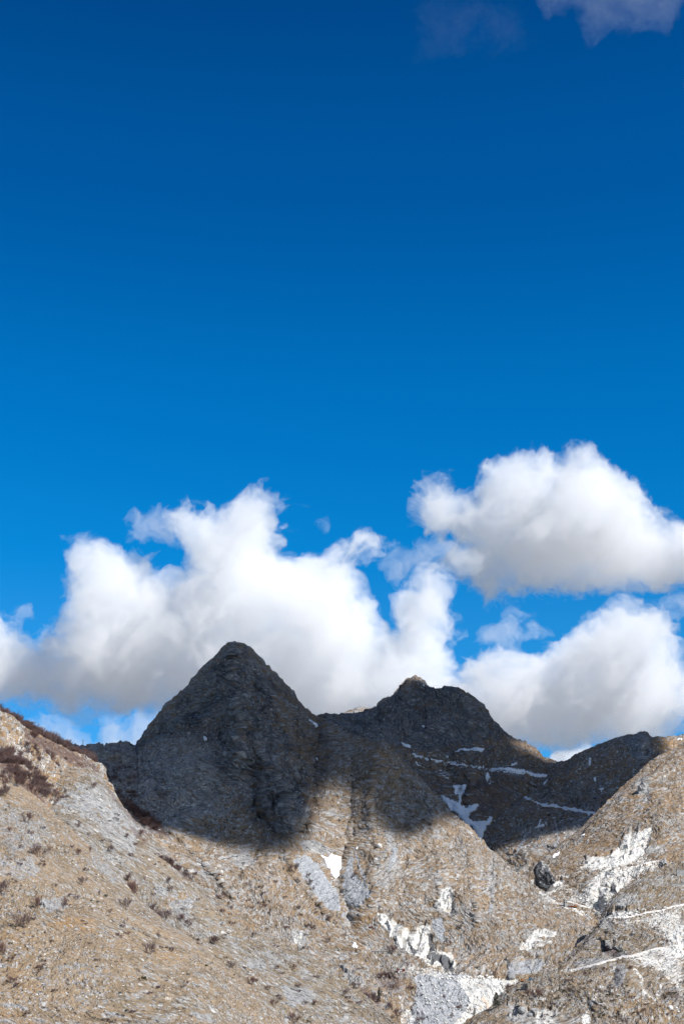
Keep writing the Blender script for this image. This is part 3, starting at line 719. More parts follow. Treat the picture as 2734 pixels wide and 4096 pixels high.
terrain('central_mountain', crest3, [(60, 3330), (300, 3420), (550, 3480), (800, 3700), (1100, 3900), (1400, 4060), (1600, 4190), (2560, 4190)],
        [(60, 3010, 1950), (232, 2971, 2010), (420, 2979, 2060), (540, 2985, 2120), (700, 2784, 2290), (850, 2630, 2360), (938, 2563, 2360), (1036, 2628, 2350), (1152, 2748, 2310), (1268, 2866, 2240), (1405, 2940, 2130), (1533, 2962, 2060), (1621, 3048, 2000), (1748, 3185, 1930), (1865, 3297, 1870),
         (1983, 3415, 1810), (2100, 3505, 1760), (2250, 3604, 1690), (2390, 3690, 1640), (2560, 3860, 1560),
         (300, 3080, 1880), (300, 3250, 1730), (500, 3130, 1880), (600, 3250, 1790), (700, 3000, 2010), (850, 2850, 2120), (960, 2850, 2110), (1080, 2850, 2150), (900, 3050, 1960), (1100, 3050, 1990), (1250, 3050, 2010), (800, 3200, 1850), (1000, 3200, 1860), (1130, 3250, 1840),
         (1270, 3200, 1890), (1400, 3100, 1980), (1520, 3120, 1920), (1450, 3300, 1840), (1600, 3250, 1860), (1700, 3350, 1810), (700, 3400, 1720), (900, 3400, 1750), (1100, 3400, 1740), (1330, 3440, 1760), (1500, 3480, 1730), (1700, 3500, 1720), (1900, 3550, 1700),
         (1000, 3620, 1620), (1300, 3620, 1660), (1500, 3650, 1640), (1700, 3660, 1640), (2000, 3650, 1640), (1250, 3800, 1560), (1500, 3800, 1570), (1700, 3780, 1590), (1900, 3820, 1570), (2150, 3780, 1580), (1650, 3880, 1530), (1850, 3890, 1530), (2060, 3900, 1530), (1450, 4000, 1440), (1750, 4000, 1460), (1950, 4000, 1460), (1700, 4150, 1370), (1950, 4120, 1400), (2400, 4100, 1450)],
        60, 2560, 2, 2.0, 0.12, [(150, 7, 1.5, 0), (60, 3.6, 1.6, 1), (26, 2.2, 1.5, 1), (11, 1.3, 1.3, 1), (5.5, .9, 1.2, 0)], m3, jag=4, fan=(-5, 650), steps=[([(520, 2800), (520, 2983), (545, 2985), (627, 2984), (647, 2960), (688, 2955), (729, 2887), (762, 2878), (830, 2865), (930, 2700), (930, 2400), (520, 2400)], 120, 14, (760, 930)), ([(1150, 3150), (1100, 3060), (1060, 3100), (1040, 3250), (1060, 3330), (1180, 3335), (1230, 3290), (1240, 3200)], -8, 20, (1240, 1300))], craggy=[([(540, 2985), (700, 2780), (938, 2540), (1140, 2720), (1240, 2900), (1260, 3100), (1240, 3320), (1060, 3340), (900, 3200), (500, 3250), (300, 3080), (240, 2960)], 2.0)],
        ribs=[([(938, 2570), (925, 2700), (950, 2850), (965, 2960), (950, 3060)], 110, 60), ([(960, 2600), (1060, 2760), (1130, 2900), (1170, 3020)], 34, 26), ([(1040, 2660), (1120, 2800), (1200, 2920), (1235, 3000)], 30, 22), ([(900, 2620), (870, 2740), (850, 2820)], 40, 22), ([(950, 2830), (1000, 2960), (1080, 3080)], 50, 26), ([(700, 2800), (720, 2880), (680, 2950)], 24, 26), ([(860, 2640), (840, 2760), (800, 2880), (760, 2960)], 20, 26),
              ([(1275, 2870), (1262, 2990), (1255, 3100), (1240, 3200)], -60, 30), ([(1000, 2700), (1030, 2850), (1060, 3000)], -26, 22), ([(880, 2900), (890, 3050), (860, 3160)], -30, 24), ([(1080, 3020), (1110, 3130), (1150, 3260), (1180, 3330)], 46, 34), ([(1190, 3100), (1210, 3250), (1220, 3330)], -42, 22),
              ([(1000, 3080), (1010, 3200), (1080, 3330)], -38, 26), ([(1530, 2965), (1500, 3100), (1480, 3250), (1510, 3400), (1490, 3600)], 26, 40), ([(1420, 3060), (1400, 3250), (1380, 3380), (1345, 3520), (1400, 3700)], -30, 30), ([(1700, 3150), (1740, 3350), (1760, 3600)], 18, 36), ([(1600, 3100), (1620, 3350), (1600, 3600)], -18, 28),
              ([(1870, 3330), (1880, 3500), (1900, 3700)], 16, 34), ([(1962, 3440), (1965, 3560), (1955, 3660)], -14, 7), ([(700, 3330), (760, 3400), (850, 3500), (930, 3600)], 22, 26), ([(1150, 3440), (1180, 3520), (1300, 3660)], 16, 16), ([(1050, 3350), (1000, 3470), (960, 3520)], -14, 10),
              ([(1415, 3350), (1425, 3300), (1455, 3290)], -12, 7), ([(540, 2985), (620, 2960), (700, 2930), (760, 2900)], 18, 16), ([(480, 2970), (470, 3100), (520, 3250)], 18, 22), ([(560, 3000), (600, 3120), (640, 3250)], -20, 22), ([(360, 3060), (420, 3150), (500, 3260)], -26, 26),
              ([(1540, 3900), (1600, 3960), (1640, 4060)], -16, 16), ([(1655, 3905), (1900, 3905), (2060, 3915)], 9, 10)],
        masks=[('rock', [(540, 2985), (938, 2560), (1100, 2720), (1100, 2900), (1230, 3100), (1220, 3340), (1060, 3330), (900, 3100), (600, 3050)], 60, .55), ('dark_rock_shade', [(540, 2990), (938, 2540), (1268, 2860), (1330, 3000), (1290, 3200), (1230, 3350), (1040, 3360), (900, 3120), (760, 2930)], 50, .8), ('rock', [(200, 2960), (540, 2980), (800, 2950), (900, 3100), (860, 3250), (600, 3330), (450, 3250), (330, 3050)], 30, .6), ('dark_rock_shade', [(180, 2940), (540, 2980), (820, 2950), (900, 3100), (860, 3250), (600, 3310), (450, 3230), (330, 3080), (180, 3020)], 50, .22), ('white', [(260, 2990), (540, 3010), (800, 3000), (820, 3200), (640, 3300), (460, 3200), (330, 3060)], 50, .27), ('warm', [(1040, 2650), (1260, 2870), (1300, 3000), (1180, 3020), (1080, 2850)], 60, .35),  # pyramid and wall painted darker to deepen their shade
               ('rock', [(1060, 3080), (1130, 3100), (1250, 3240), (1180, 3340), (1100, 3280)], 20, .9), ('veg', [(380, 3070), (480, 3030), (560, 3060), (560, 3180), (700, 3160), (640, 3260), (480, 3240)], 50, .35), ('veg', [(440, 3180), (520, 3270), (600, 3330), (680, 3350), (640, 3280), (500, 3200)], 14, .9),
               ('snow', [(440, 3130), (600, 3100), (800, 3120), (820, 3240), (620, 3290), (500, 3240)], 40, .30), ('warm', [(1230, 2860), (1420, 2960), (1540, 2990), (1600, 3080), (1560, 3120), (1450, 3000), (1280, 2920)], 26, .55),
               ('scree', Z5((640, 250), (700, 230), (760, 220), (820, 280), (900, 400), (960, 480), (985, 610), (900, 600), (820, 510), (700, 350)), 10, .85), ('scree', Z5((1040, 210), (1075, 230), (1075, 330), (1160, 430), (1190, 500), (1110, 590), (1010, 560), (985, 420), (1010, 300)), 16, .64), ('scree', Z5((1070, 170), (1120, 320), (1195, 520)), (5, 8), .7), ('scree', Z5((900, 600), (1000, 560), (1100, 600), (1040, 700)), 30, .5),
               ('scree', Z5((1340, 160), (1380, 170), (1340, 300), (1310, 340)), 8, .75), ('rock', Z5((690, 110), (800, 110), (880, 150), (940, 190), (860, 210), (720, 180)), 10, 1.0), ('warm', Z5((640, 200), (760, 185), (820, 210), (700, 230)), 8, .8), ('warm', Z5((1060, 610), (1200, 600), (1280, 800), (1300, 900), (1100, 900)), 30, .5),
               ('rock', [(1980, 3480), (1960, 3440), (1950, 3560), (1975, 3660)], 18, .8), ('scree', [(1962, 3575), (1952, 3650), (1968, 3660)], 12, .8), ('rock', [(1560, 3300), (1600, 3450), (1540, 3560), (1500, 3500)], 30, .6), ('scree', Z6((440, 540), (520, 520), (550, 640), (520, 740), (440, 620)), 12, .7),
               ('rock', Z5((620, 740), (760, 740), (720, 870), (650, 830)), 12, .9), ('white', Z5((640, 740), (720, 740), (700, 860), (660, 840)), 10, .48), ('rock', Z5((200, 220), (330, 180), (380, 280), (280, 300)), 16, .8), ('rock', Z5((960, 960), (1140, 1080), (1140, 1130), (1040, 1110)), 10, 1.0),
               ('white', QW, 14, .78), ('dark_rock_shade', Z6((412, 660), (440, 650), (455, 760), (475, 800), (430, 795), (415, 720)), 5, 1.), ('dark_rock_shade', Z6((430, 800), (560, 830), (600, 880), (625, 965), (540, 945), (480, 860), (440, 915), (425, 880)), 8, .9), ('dark_rock_shade', Z6((165, 740), (240, 780), (300, 830), (290, 810), (235, 710), (255, 700), (300, 770), (330, 800), (300, 835), (200, 800)), 5, .9), ('dark_rock_shade', Z6((60, 600), (110, 640), (160, 730), (120, 720)), 8, .7), ('dark_rock_shade', Z6((590, 300), (628, 400), (612, 510), (590, 500), (600, 410), (575, 320)), 5, 1.), ('white', QO, 12, .6), ('rock', QO, 16, 1.), ('white', QA, 12, .8), ('white', Z6((1250, 690), (1400, 700), (1380, 730), (1240, 790)), 10, .5), ('rock', Z6((1030, 890), (1270, 850), (1340, 880), (1260, 970), (1040, 970)), 10, 1.), ('scree', Z6((1030, 890), (1270, 850), (1340, 880), (1260, 970), (1040, 970)), 12, .55),  # shade of the cliff's crevices and the outcrop's right side painted in
               ('scree', SCF, 24, 1.), ('white', [(1850, 3900), (1900, 3912), (2070, 3918), (2060, 3950), (1990, 3980), (1960, 4040), (1880, 4110), (1800, 4120), (1880, 4010), (1840, 3930)], 10, .95), ('white', SCF, 20, .30), ('white', [(1600, 4010), (1680, 4080), (1750, 4130), (1600, 4130)], 14, .5), ('white', [(1560, 3860), (1700, 3870), (1850, 3880), (1860, 3900), (1650, 3905)], 10, .5),
               ('white', [(2090, 3505), (2150, 3560), (2240, 3610), (2330, 3645), (2380, 3680), (2300, 3650), (2180, 3600)], 8, .6), ('veg', [(1500, 3900), (1560, 3880), (1620, 3930), (1600, 3980), (1520, 3950)], 20, .6), ('veg', [(1440, 3940), (1520, 3990), (1520, 4050), (1450, 4010)], 16, .7)],
        blocks=[(QW, 26, 8), (QO, 30, 5), (QA, 30, 2.5), (Z6((1030, 890), (1270, 850), (1340, 880), (1260, 970), (1040, 970)), 34, 5), ([(1060, 3080), (1130, 3100), (1250, 3240), (1180, 3340), (1100, 3280)], 40, 9), (Z5((960, 960), (1140, 1080), (1140, 1130), (1040, 1110)), 22, 5)])

# ---- upper left: steep wooded slope with pale outcrops
mC = ground_mat('wooded_slope_ground', 0.8, 0.5, grass=((.36, .235, .13), (.26, .175, .105)), rockiness=-.005, stones=.6, big=60)
crestC = [(-160, 2790), (-40, 2815)] + Z3((0, 190), (40, 240), (90, 268), (150, 305), (220, 345), (300, 378), (340, 422), (420, 455), (500, 495), (560, 545), (640, 570), (720, 610), (800, 650), (860, 700)) + [(395, 3090), (420, 3150), (460, 3250), (520, 3330)]
WOODP = Z3((200, 350), (340, 430), (500, 490), (700, 600), (860, 690), (900, 780), (760, 730), (640, 700), (540, 620), (420, 580), (240, 470))
terrain('wooded_slope', crestC, [(-160, 3260), (100, 3260), (300, 3260), (520, 3440)],
        [(-160, 2790, 1120), (0, 2835, 1130), (134, 2915, 1160), (250, 2990, 1200), (384, 3060, 1240), (460, 3250, 1180), (0, 3000, 1000), (150, 3050, 1050), (300, 3080, 1140), (0, 3200, 900), (200, 3200, 980), (400, 3200, 1120), (-160, 3100, 930), (520, 3440, 1080)],
        -160, 520, 1.6, 1.6, 0.45, [(110, 9, 2, 1), (40, 4.5, 1.6, 1), (15, 2.2, 1.4, 1), (6, .9, 1.1, 1), (3, .4, 1, 1)], mC, jag=2, run_right=(.2, 1., -1.4),
        masks=[('veg', WOODP, 10, 1.), ('veg', Z3((0, 560), (100, 600), (250, 780), (340, 900), (420, 1050), (350, 1060), (200, 900), (60, 780), (0, 740)), 12, 1.), 
               ('white', Z3((350, 660), (440, 580), (460, 640), (400, 740), (340, 740)), 14, .42), ('white', Z3((40, 430), (220, 420), (240, 620), (140, 640), (60, 500)), 20, .36), ('white', Z3((100, 620), (280, 590), (320, 720), (200, 720)), 20, .36), ('warm', Z3((0, 340), (120, 360), (200, 520), (60, 500)), 20, .7), ('warm', Z3((400, 800), (540, 770), (620, 720), (500, 820), (380, 920)), 12, .9)])

# ---- middle knoll and its long slope
mB = ground_mat('knoll_slope_ground', 0.72, 0.62, grass=((.31, .24, .165), (.22, .175, .125)), rock=((.30, .305, .32), (.46, .455, .45), (.11, .115, .13)), rockiness=.0, stones=.55, big=60)
crestB = [(90, 3250), (130, 3190), (160, 3150), (185, 3115), (230, 3100), (270, 3080), (300, 3071), (325, 3078), (345, 3072), (362, 3073), (375, 3085), (402, 3107), (429, 3143), (455, 3174), (473, 3205), (500, 3241), (527, 3272), (560, 3305), (600, 3345), (640, 3385), (700, 3440), (750, 3495), (800, 3545), (857, 3596),
          (920, 3640), (978, 3682), (1052, 3727), (1167, 3792), (1236, 3820), (1288, 3855), (1351, 3906), (1397, 3947), (1489, 4010), (1569, 4079), (1650, 4150)]
terrain('knoll_slope', crestB, [(90, 3400), (400, 3600), (700, 3860), (950, 4080), (1100, 4200), (1650, 4300)],
        [(100, 3230, 960), (185, 3115, 1010), (300, 3071, 1030), (375, 3085, 1030), (473, 3205, 1010), (600, 3345, 980), (800, 3545, 940), (978, 3682, 900), (1236, 3820, 850), (1397, 3947, 810), (1569, 4079, 770), (1650, 4150, 750),
         (250, 3250, 930), (380, 3350, 900), (550, 3500, 860), (700, 3640, 830), (900, 3820, 780), (1100, 4000, 730), (1300, 4050, 740), (200, 3330, 860), (500, 3640, 800), (1200, 4200, 660), (1650, 4300, 700), (300, 3150, 985), (420, 3230, 970)],
        90, 1650, 1.7, 1.7, 0.6, [(90, 2.8, 1.6, 0), (34, 1.6, 1.6, 1), (13, .95, 1.5, 1), (5, .5, 1.4, 1), (2.4, .3, 1.1, 1)], mB, jag=2,
        ribs=[([(480, 3210), (520, 3290), (600, 3400)], 6, 10), ([(440, 3420), (560, 3530), (700, 3650)], -6, 18), ([(620, 3420), (760, 3550), (900, 3680)], -5, 12)],
        masks=[('rock', Z3((720, 880), (900, 900), (1050, 1000), (1130, 1130), (1250, 1250), (1200, 1480), (1000, 1400), (850, 1200), (700, 1100)), 30, .65), ('rock', Z3((520, 960), (700, 880), (800, 1000), (700, 1120), (560, 1100)), 30, .4), ('veg', Z3((900, 780), (1060, 1000), (1240, 1200), (1400, 1330), (1340, 1340), (1180, 1200), (1010, 1010)), 8, .6),
               ('warm', Z3((440, 800), (600, 730), (760, 740), (700, 860), (480, 900), (400, 930)), 20, .5), ('veg', Z3((1180, 1260), (1290, 1380), (1280, 1400)), (8, 8), .6), ('rock', Z4((1240, 340), (1340, 360), (1300, 560), (1180, 380)), 20, .7), ('rock', Z5((340, 920), (440, 940), (460, 1010), (330, 1000)), 14, .9), ('rock', Z5((560, 1120), (740, 1140), (800, 1240), (620, 1280)), 18, .85), ('rock', Z4((1060, 240), (1100, 230), (1200, 300), (1140, 340)), 14, .7),
               ('warm', Z5((100, 560), (180, 580), (300, 670), (440, 750), (360, 740), (200, 640)), 10, .8), ('warm', Z4((1100, 400), (1250, 300), (1340, 300), (1240, 400), (1180, 430)), 16, .6), ('veg', Z4((1200, 110), (1350, 220), (1330, 230), (1210, 140)), 8, .8), ('rock', Z5((500, 1330), (640, 1330), (620, 1394), (420, 1394)), 20, .6)])

# ---- nearest slope, lower left
mA = ground_mat('near_slope_ground', 0.5, 0.72, grass=((.37, .272, .18), (.25, .19, .125)), rock=((.29, .29, .305), (.46, .45, .44), (.11, .11, .12)), rockiness=-.035, stones=.5, big=40, chip=.24)
crestA = [(-160, 2960), (-60, 3030), (0, 3075), (60, 3125), (100, 3160), (134, 3180), (170, 3210), (196, 3238), (223, 3264), (268, 3301), (312, 3349), (357, 3386), (402, 3433), (450, 3478), (505, 3545), (574, 3614), (654, 3684), (746, 3747), (832, 3812), (898, 3866), (972, 3924), (1041, 3975), (1087, 4028), (1130, 4085), (1180, 4150)]
terrain('near_slope', crestA, [(-160, 4250), (1180, 4260)],
        [(-160, 2960, 840), (0, 3075, 810), (134, 3180, 790), (268, 3301, 770), (402, 3433, 745), (574, 3614, 705), (746, 3747, 680), (898, 3866, 655), (1041, 3975, 630), (1180, 4150, 590), (-100, 3300, 690), (100, 3400, 670), (0, 3700, 580), (200, 3650, 600), (400, 3750, 580), (600, 3850, 570), (800, 3950, 560), (0, 4000, 500), (300, 4000, 510), (600, 4080, 505), (900, 4100, 530), (-160, 4250, 440), (400, 4250, 460), (1000, 4250, 490)],
        -160, 1180, 1.8, 1.8, 0.7, [(70, 1.8, 1.6, 0), (26, 1.0, 1.6, 1), (10, .6, 1.5, 1), (4, .34, 1.5, 1), (1.8, .19, 1.1, 1)], mA, jag=1.5,
        masks=[('rock', Z3((0, 980), (240, 1180), (400, 1180), (460, 1330), (300, 1420), (120, 1500), (0, 1420)), 30, .6), ('rock', Z4((0, 60), (220, 60), (280, 160), (140, 220), (0, 180)), 24, .7), ('rock', Z4((260, 360), (440, 330), (480, 400), (330, 450)), 14, .9), ('warm', Z4((400, 470), (640, 480), (690, 580), (560, 570), (330, 540)), 20, .8), ('warm', Z4((0, 560), (200, 560), (260, 800), (120, 900), (300, 980), (200, 1040), (0, 780)), 40, .45),
               ('white', Z4((240, 660), (440, 640), (420, 800), (280, 780)), 40, .33), ('white', Z4((1100, 1000), (1240, 1040), (1200, 1100)), 20, .35), ('rock', Z4((400, 800), (760, 820), (700, 960), (420, 980)), 40, .35), ('rock', Z4((700, 1140), (860, 1130), (840, 1180), (720, 1180)), 12, .9), ('rock', Z4((0, 1090), (60, 1060), (200, 1110), (190, 1120)), 8, .9), ('warm', Z4((0, 1110), (180, 1150), (330, 1220), (0, 1220)), 20, .6),
               ('rock', Z4((1330, 1140), (1480, 1150), (1500, 1220), (1380, 1200)), 14, .8), ('rock', Z4((640, 20), (760, 110), (860, 220), (780, 230), (640, 100)), 20, .7), ('warm', Z4((1060, 700), (1240, 720), (1240, 780), (1100, 760)), 30, .5)])

# ---- right foreground spur with the quarry road
m1 = ground_mat('road_spur_ground', 1.0, -0.62, grass=((.32, .24, .16), (.22, .165, .11)), rockiness=-.012, stones=.42, big=80)
crest1 = [(1760, 4190), (1800, 4140), (1870, 4085), (1930, 4050), (1960, 4030), (1990, 4000), (2015, 3975), (2040, 3948), (2090, 3925), (2160, 3902), (2230, 3866), (2290, 3808), (2350, 3742), (2395, 3690), (2420, 3650), (2454, 3590), (2480, 3568), (2561, 3512), (2632, 3476), (2660, 3462), (2734, 3447), (2900, 3400)]
WF = Z7((900, 850), (1100, 830), (1380, 760), (1568, 700), (1568, 1600), (1480, 1480), (1350, 1340), (1200, 1280), (1020, 1180), (1200, 1130), (1440, 1080), (1400, 1020), (1300, 960), (1160, 880), (1040, 920))
terrain('road_spur', crest1, [(1760, 4330), (2900, 4300)],
        [(1760, 4190, 1290), (1870, 4085, 1320), (1990, 4000, 1360), (2090, 3925, 1400), (2230, 3866, 1440), (2350, 3742, 1490), (2395, 3690, 1510), (2480, 3568, 1560), (2632, 3476, 1600), (2734, 3447, 1620), (2900, 3400, 1660), (2150, 4000, 1330), (2300, 3930, 1370), (2400, 3830, 1420), (2550, 3700, 1480), (2700, 3600, 1540),
         (2480, 3900, 1360), (2600, 3850, 1390), (2734, 3780, 1410), (2000, 4100, 1270), (2200, 4096, 1270), (2400, 4050, 1280), (2600, 4050, 1270), (2734, 4000, 1290), (1760, 4330, 1200), (2300, 4300, 1170), (2900, 4300, 1140), (2900, 3700, 1480)],
        1760, 2900, 2, 2.0, -0.6, [(120, 5, 2, 1), (44, 3, 2, 1), (17, 1.8, 1.7, 1), (7, .9, 1.3, 1), (3.6, .5, 1, 1)], m1, jag=2,
        ribs=[(Z7((960, 1180), (980, 1300), (920, 1420)), -10, 14), (Z7((870, 1000), (850, 1150), (950, 1190)), -10, 12), (Z7((1100, 1450), (950, 1560), (800, 1700)), 12, 30), (Z7((860, 1400), (700, 1640)), -6, 10), (Z7((1200, 1480), (1380, 1560)), -6, 12), (Z7((720, 1660), (740, 1760), (800, 1740)), -9, 10)],
        masks=[('white', WF, 60, .62), ('dark_rock_shade', Z7((820, 1080), (880, 1080), (960, 1130), (1060, 1150), (1050, 1172), (960, 1192), (860, 1160)), 8, 1.), ('dark_rock_shade', Z7((880, 850), (910, 850), (940, 940), (915, 950)), 6, 1.), ('dark_rock_shade', Z7((950, 1280), (1000, 1290), (990, 1400), (960, 1450), (930, 1380)), 12, .9), ('dark_rock_shade', Z7((725, 1710), (800, 1745), (770, 1783), (730, 1783)), 4, 1.), ('dark_rock_shade', Z7((860, 790), (940, 785), (930, 815), (850, 820)), 8, .8), ('white', Z7((1460, 920), (1568, 900), (1568, 1240), (1500, 1180), (1240, 1130), (1440, 1080), (1380, 980)), 24, .8), ('white', Z7((900, 780), (1060, 770), (1180, 800), (1100, 830), (880, 830)), 8, .6), ('rock', Z7((880, 780), (1060, 770), (1180, 800), (1100, 830), (820, 845)), 10, 1.), ('rock', Z7((940, 640), (1140, 620), (1160, 700), (960, 740)), 20, .8),  # shade of crag, cleft and hollow painted in as dark patches
               ('rock', Z7((820, 1080), (880, 1060), (1060, 1140), (1060, 1170), (960, 1190), (860, 1160)), 10, 1.), ('veg', Z7((830, 1060), (900, 1090), (1000, 1140), (960, 1180), (860, 1150)), 12, .8), ('rock', Z7((940, 1260), (1080, 1270), (1000, 1440), (930, 1460)), 14, .9), ('veg', Z7((1380, 1480), (1500, 1480), (1568, 1560), (1500, 1580)), 14, .6), ('veg', Z7((1160, 1640), (1280, 1660), (1240, 1720)), 12, .35),
               ('warm', Z7((1100, 1480), (1200, 1560), (1568, 1600), (1568, 1783), (900, 1783), (960, 1600)), 40, .5), ('white', Z7((840, 1440), (760, 1560), (690, 1680)), (5, 8), .6), ('white', Z7((1120, 1290), (1190, 1380), (1180, 1460), (1240, 1520), (1300, 1560)), (8, 14), .6), ('white', Z7((1370, 1430), (1330, 1540)), (8, 12), .6), ('white', Z7((200, 1540), (340, 1540), (360, 1580), (210, 1590)), 10, .55), ('rock', Z7((0, 1600), (300, 1680), (440, 1660), (440, 1783), (0, 1783)), 30, .95),
               ('white', Z7((240, 1660), (360, 1640), (420, 1783), (220, 1783)), 16, .55), ('white', Z7((240, 1400), (420, 1380), (560, 1420), (500, 1520), (300, 1520)), 30, .32), ('rock', Z7((800, 850), (900, 840), (940, 950), (820, 930)), 12, .9), ('white', Z7((640, 1700), (720, 1680), (730, 1783), (650, 1783)), 8, .8), ('rock', Z7((540, 1250), (640, 1210), (820, 1180), (860, 1210), (700, 1260)), 10, .8)],
        blocks=[(Z7((820, 1080), (880, 1060), (1060, 1140), (1060, 1170), (960, 1190), (860, 1160)), 20, 6), (Z7((0, 1600), (300, 1680), (440, 1660), (440, 1783), (0, 1783)), 26, 5), (Z7((880, 780), (1060, 770), (1180, 800), (1100, 830), (820, 845)), 16, 4)])

# ---- valley floor far below, reaching the horizon; made pale blue to light the cloud bases
mG = ground_mat('valley_bounce_ground', 4.0, 0.2, grass=((.40, .45, .50), (.34, .39, .43)), rock=((.38, .42, .46), (.42, .46, .50), (.2, .2, .2)), big=300, trim=1.0, rockiness=.05)
V = []; n = 60
gx = np.sign(np.linspace(-1, 1, n)) * np.abs(np.linspace(-1, 1, n)) ** 2 * 30000
X, Yy = np.meshgrid(gx, gx + 2000, indexing='ij')
Zz = -330 + 30 * fbm2(X / 900, Yy / 900, 3, 2) - 300 * smooth01((Yy - 2600) / 2500)
idx = np.arange(n * n).reshape(n, n)
Q = np.stack([idx[:-1, :-1], idx[1:, :-1], idx[1:, 1:], idx[:-1, 1:]], -1).reshape(-1, 4)
_gm = mesh_from_arrays('ground', np.stack([X, Yy, Zz], -1).reshape(-1, 3), Q)
_ul = _gm.uv_layers.new(name='fall_line'); _li = np.empty(len(_gm.loops), np.int32); _gm.loops.foreach_get('vertex_index', _li)
_ul.data.foreach_set('uv', np.stack([X.ravel()[_li], Yy.ravel()[_li]], -1).astype(np.float32).ravel())
link('ground', _gm, mG)['kind'] = 'structure'
# ------------------------------------------------------------------ the cloud overhead (outside the picture) that shades the peaks
SHADE = {
 'central_mountain': [[(0,2900),(0,3000),(300,3110),(450,3190),(560,3280),(700,3290),(780,3320),(900,3345),(1000,3335),(1060,3380),(1130,3430),(1195,3400),(1230,3300),(1240,3190),(1290,3110),(1420,3080),(1515,3130),(1560,3290),(1640,3350),(1730,3310),(1770,3240),(1810,3240),(1900,3100),(1900,2400),(0,2400)]],
 'back_mountain': [[(1000,2870),(1540,2820),(1580,2785),(1640,2750),(1720,2735),(1770,2600),(1950,2600),(2040,2900),(2060,2985),(2130,3030),(2200,3070),(2600,3000),(2600,3600),(1000,3600)]],
 'crag_ridge': [[(1850,3340),(2000,3390),(2120,3350),(2290,3290),(2420,3210),(2560,3070),(2612,2950),(2612,2800),(1850,2800)]],
}
HC = 1900.0
cell = 16.0
pts = []; val = []
for nm_, L in LAYERS.items():
    s = (slice(L.nb, None, 3), slice(None, None, 3))
    P = L.P[s].reshape(-1, 3); u, v = L.px[s].ravel(), L.py[s].ravel()
    if nm_ == 'far_hill': continue
    S = np.full(len(P), -1.0)
    for poly in SHADE.get(nm_, []):
        S = np.maximum(S, np.clip(poly_sdf(u, v, poly) / 62.0, -1, 1))
    if nm_ == 'central_mountain': S = np.where((u > 1240) & (S > 0), S * .42, S)
    t = (HC - P[:, 2]) / SUN[2]
    pts.append((P + SUN[None] * t[:, None])[:, :2]); val.append(S)
pts = np.concatenate(pts); val = np.concatenate(val)
dark = pts[val > 0]
lo2 = dark.min(0) - 260; hi2 = dark.max(0) + 260
n2 = np.ceil((hi2 - lo2) / cell).astype(int)
ij = ((pts - lo2) / cell).astype(int)
ok = (ij >= 0).all(1) & (ij < n2).all(1)
flat = ij[ok, 0] * n2[1] + ij[ok, 1]
sw = np.bincount(flat, minlength=n2[0] * n2[1]).reshape(n2).astype(float)
sv = np.bincount(flat, weights=val[ok], minlength=n2[0] * n2[1]).reshape(n2)
known = sw > 0
S2 = np.where(known, sv / np.maximum(sw, 1), 0)
base = S2.copy()
for it in range(500):
    p = np.pad(S2, 1, constant_values=-1.0)
    a = (p[2:, 1:-1] + p[:-2, 1:-1] + p[1:-1, 2:] + p[1:-1, :-2]) / 4
    S2 = np.where(known, base * .8 + a * .2, a)
for it in range(4):
    p = np.pad(S2, 1, mode='edge'); S2 = (p[2:, 1:-1] + p[:-2, 1:-1] + p[1:-1, 2:] + p[1:-1, :-2]) / 4
n3 = 26
zs = HC - 110 + np.arange(n3) * cell * .55
I, J = np.meshgrid(np.arange(n2[0]), np.arange(n2[1]), indexing='ij')
f = np.zeros((*n2, n3), np.float32)
for k, z in enumerate(zs):
    di = (z - HC) * SUN[0] / SUN[2] / cell; dj = (z - HC) * SUN[1] / SUN[2] / cell
    a = np.clip(I - di, 0, n2[0] - 1.001); b = np.clip(J - dj, 0, n2[1] - 1.001)
    ia = a.astype(int); jb = b.astype(int); fa = a - ia; fb = b - jb
    q = (S2[ia, jb] * (1 - fa) + S2[ia + 1, jb] * fa) * (1 - fb) + (S2[ia, jb + 1] * (1 - fa) + S2[ia + 1, jb + 1] * fa) * fb
    f[:, :, k] = np.minimum(q, 0.55 + 0.4 * q - np.abs(z - HC) / 110.0)
rs = np.random.RandomState(4)
f += 0.16 * lattice_noise(f.shape, 7, rs) + 0.12 * (0.5 - np.abs(lattice_noise(f.shape, 3.2, rs))) + 0.05 * lattice_noise(f.shape, 1.6, rs)
root = None
for iso, dens in ((-.42, .0016), (-.26, .003), (-.10, .006), (.08, .014), (.24, .04)):
    V, Q = surface_net(f - iso, [lo2[0], lo2[1], zs[0]], [cell, cell, cell * .55])
    o = link('cumulus_cloud' if root is None else 'cloud_core', mesh_from_arrays('overhead_cloud', V, Q), cloud_mat(dens, 0.0, (.9995, .9995, .9995)), root)
    if root is None: root = tag(o, 'broad flat cloud overhead whose shadow falls on the dark peaks', 'cloud')
cloud('cumulus_cloud', 'big domed white cumulus cloud, highest cloud at the right with a grey flat base',
      [(1665,1900),(1713,1856),(1756,1828),(1814,1840),(1818,1896),(1860,1919),(1875,1881),(1912,1851),(1920,1783),(2003,1798),(2063,1753),(2139,1783),(2169,1760),(2207,1783),(2305,1757),(2365,1768),(2411,1813),(2486,1859),(2524,1896),(2592,1934),(2607,1976),(2645,1991),(2705,1983),(2683,2032),(2734,2032),(2950,1950),(3050,2150),(2980,2280),(2734,2285),(2607,2312),(2494,2325),(2305,2320),(2154,2312),(2018,2300),(1973,2335),(1950,2350),(1925,2320),(1875,2250),(1799,2213),(1739,2213),(1799,2168),(1912,2161),(1882,2123),(1837,2108),(1799,2062),(1731,2055),(1708,2088),(1690,2047),(1690,1994),(1716,1949),(1693,1908)], 12500, 4.0, 3, grow=-10, rough=1.15, drop=55)
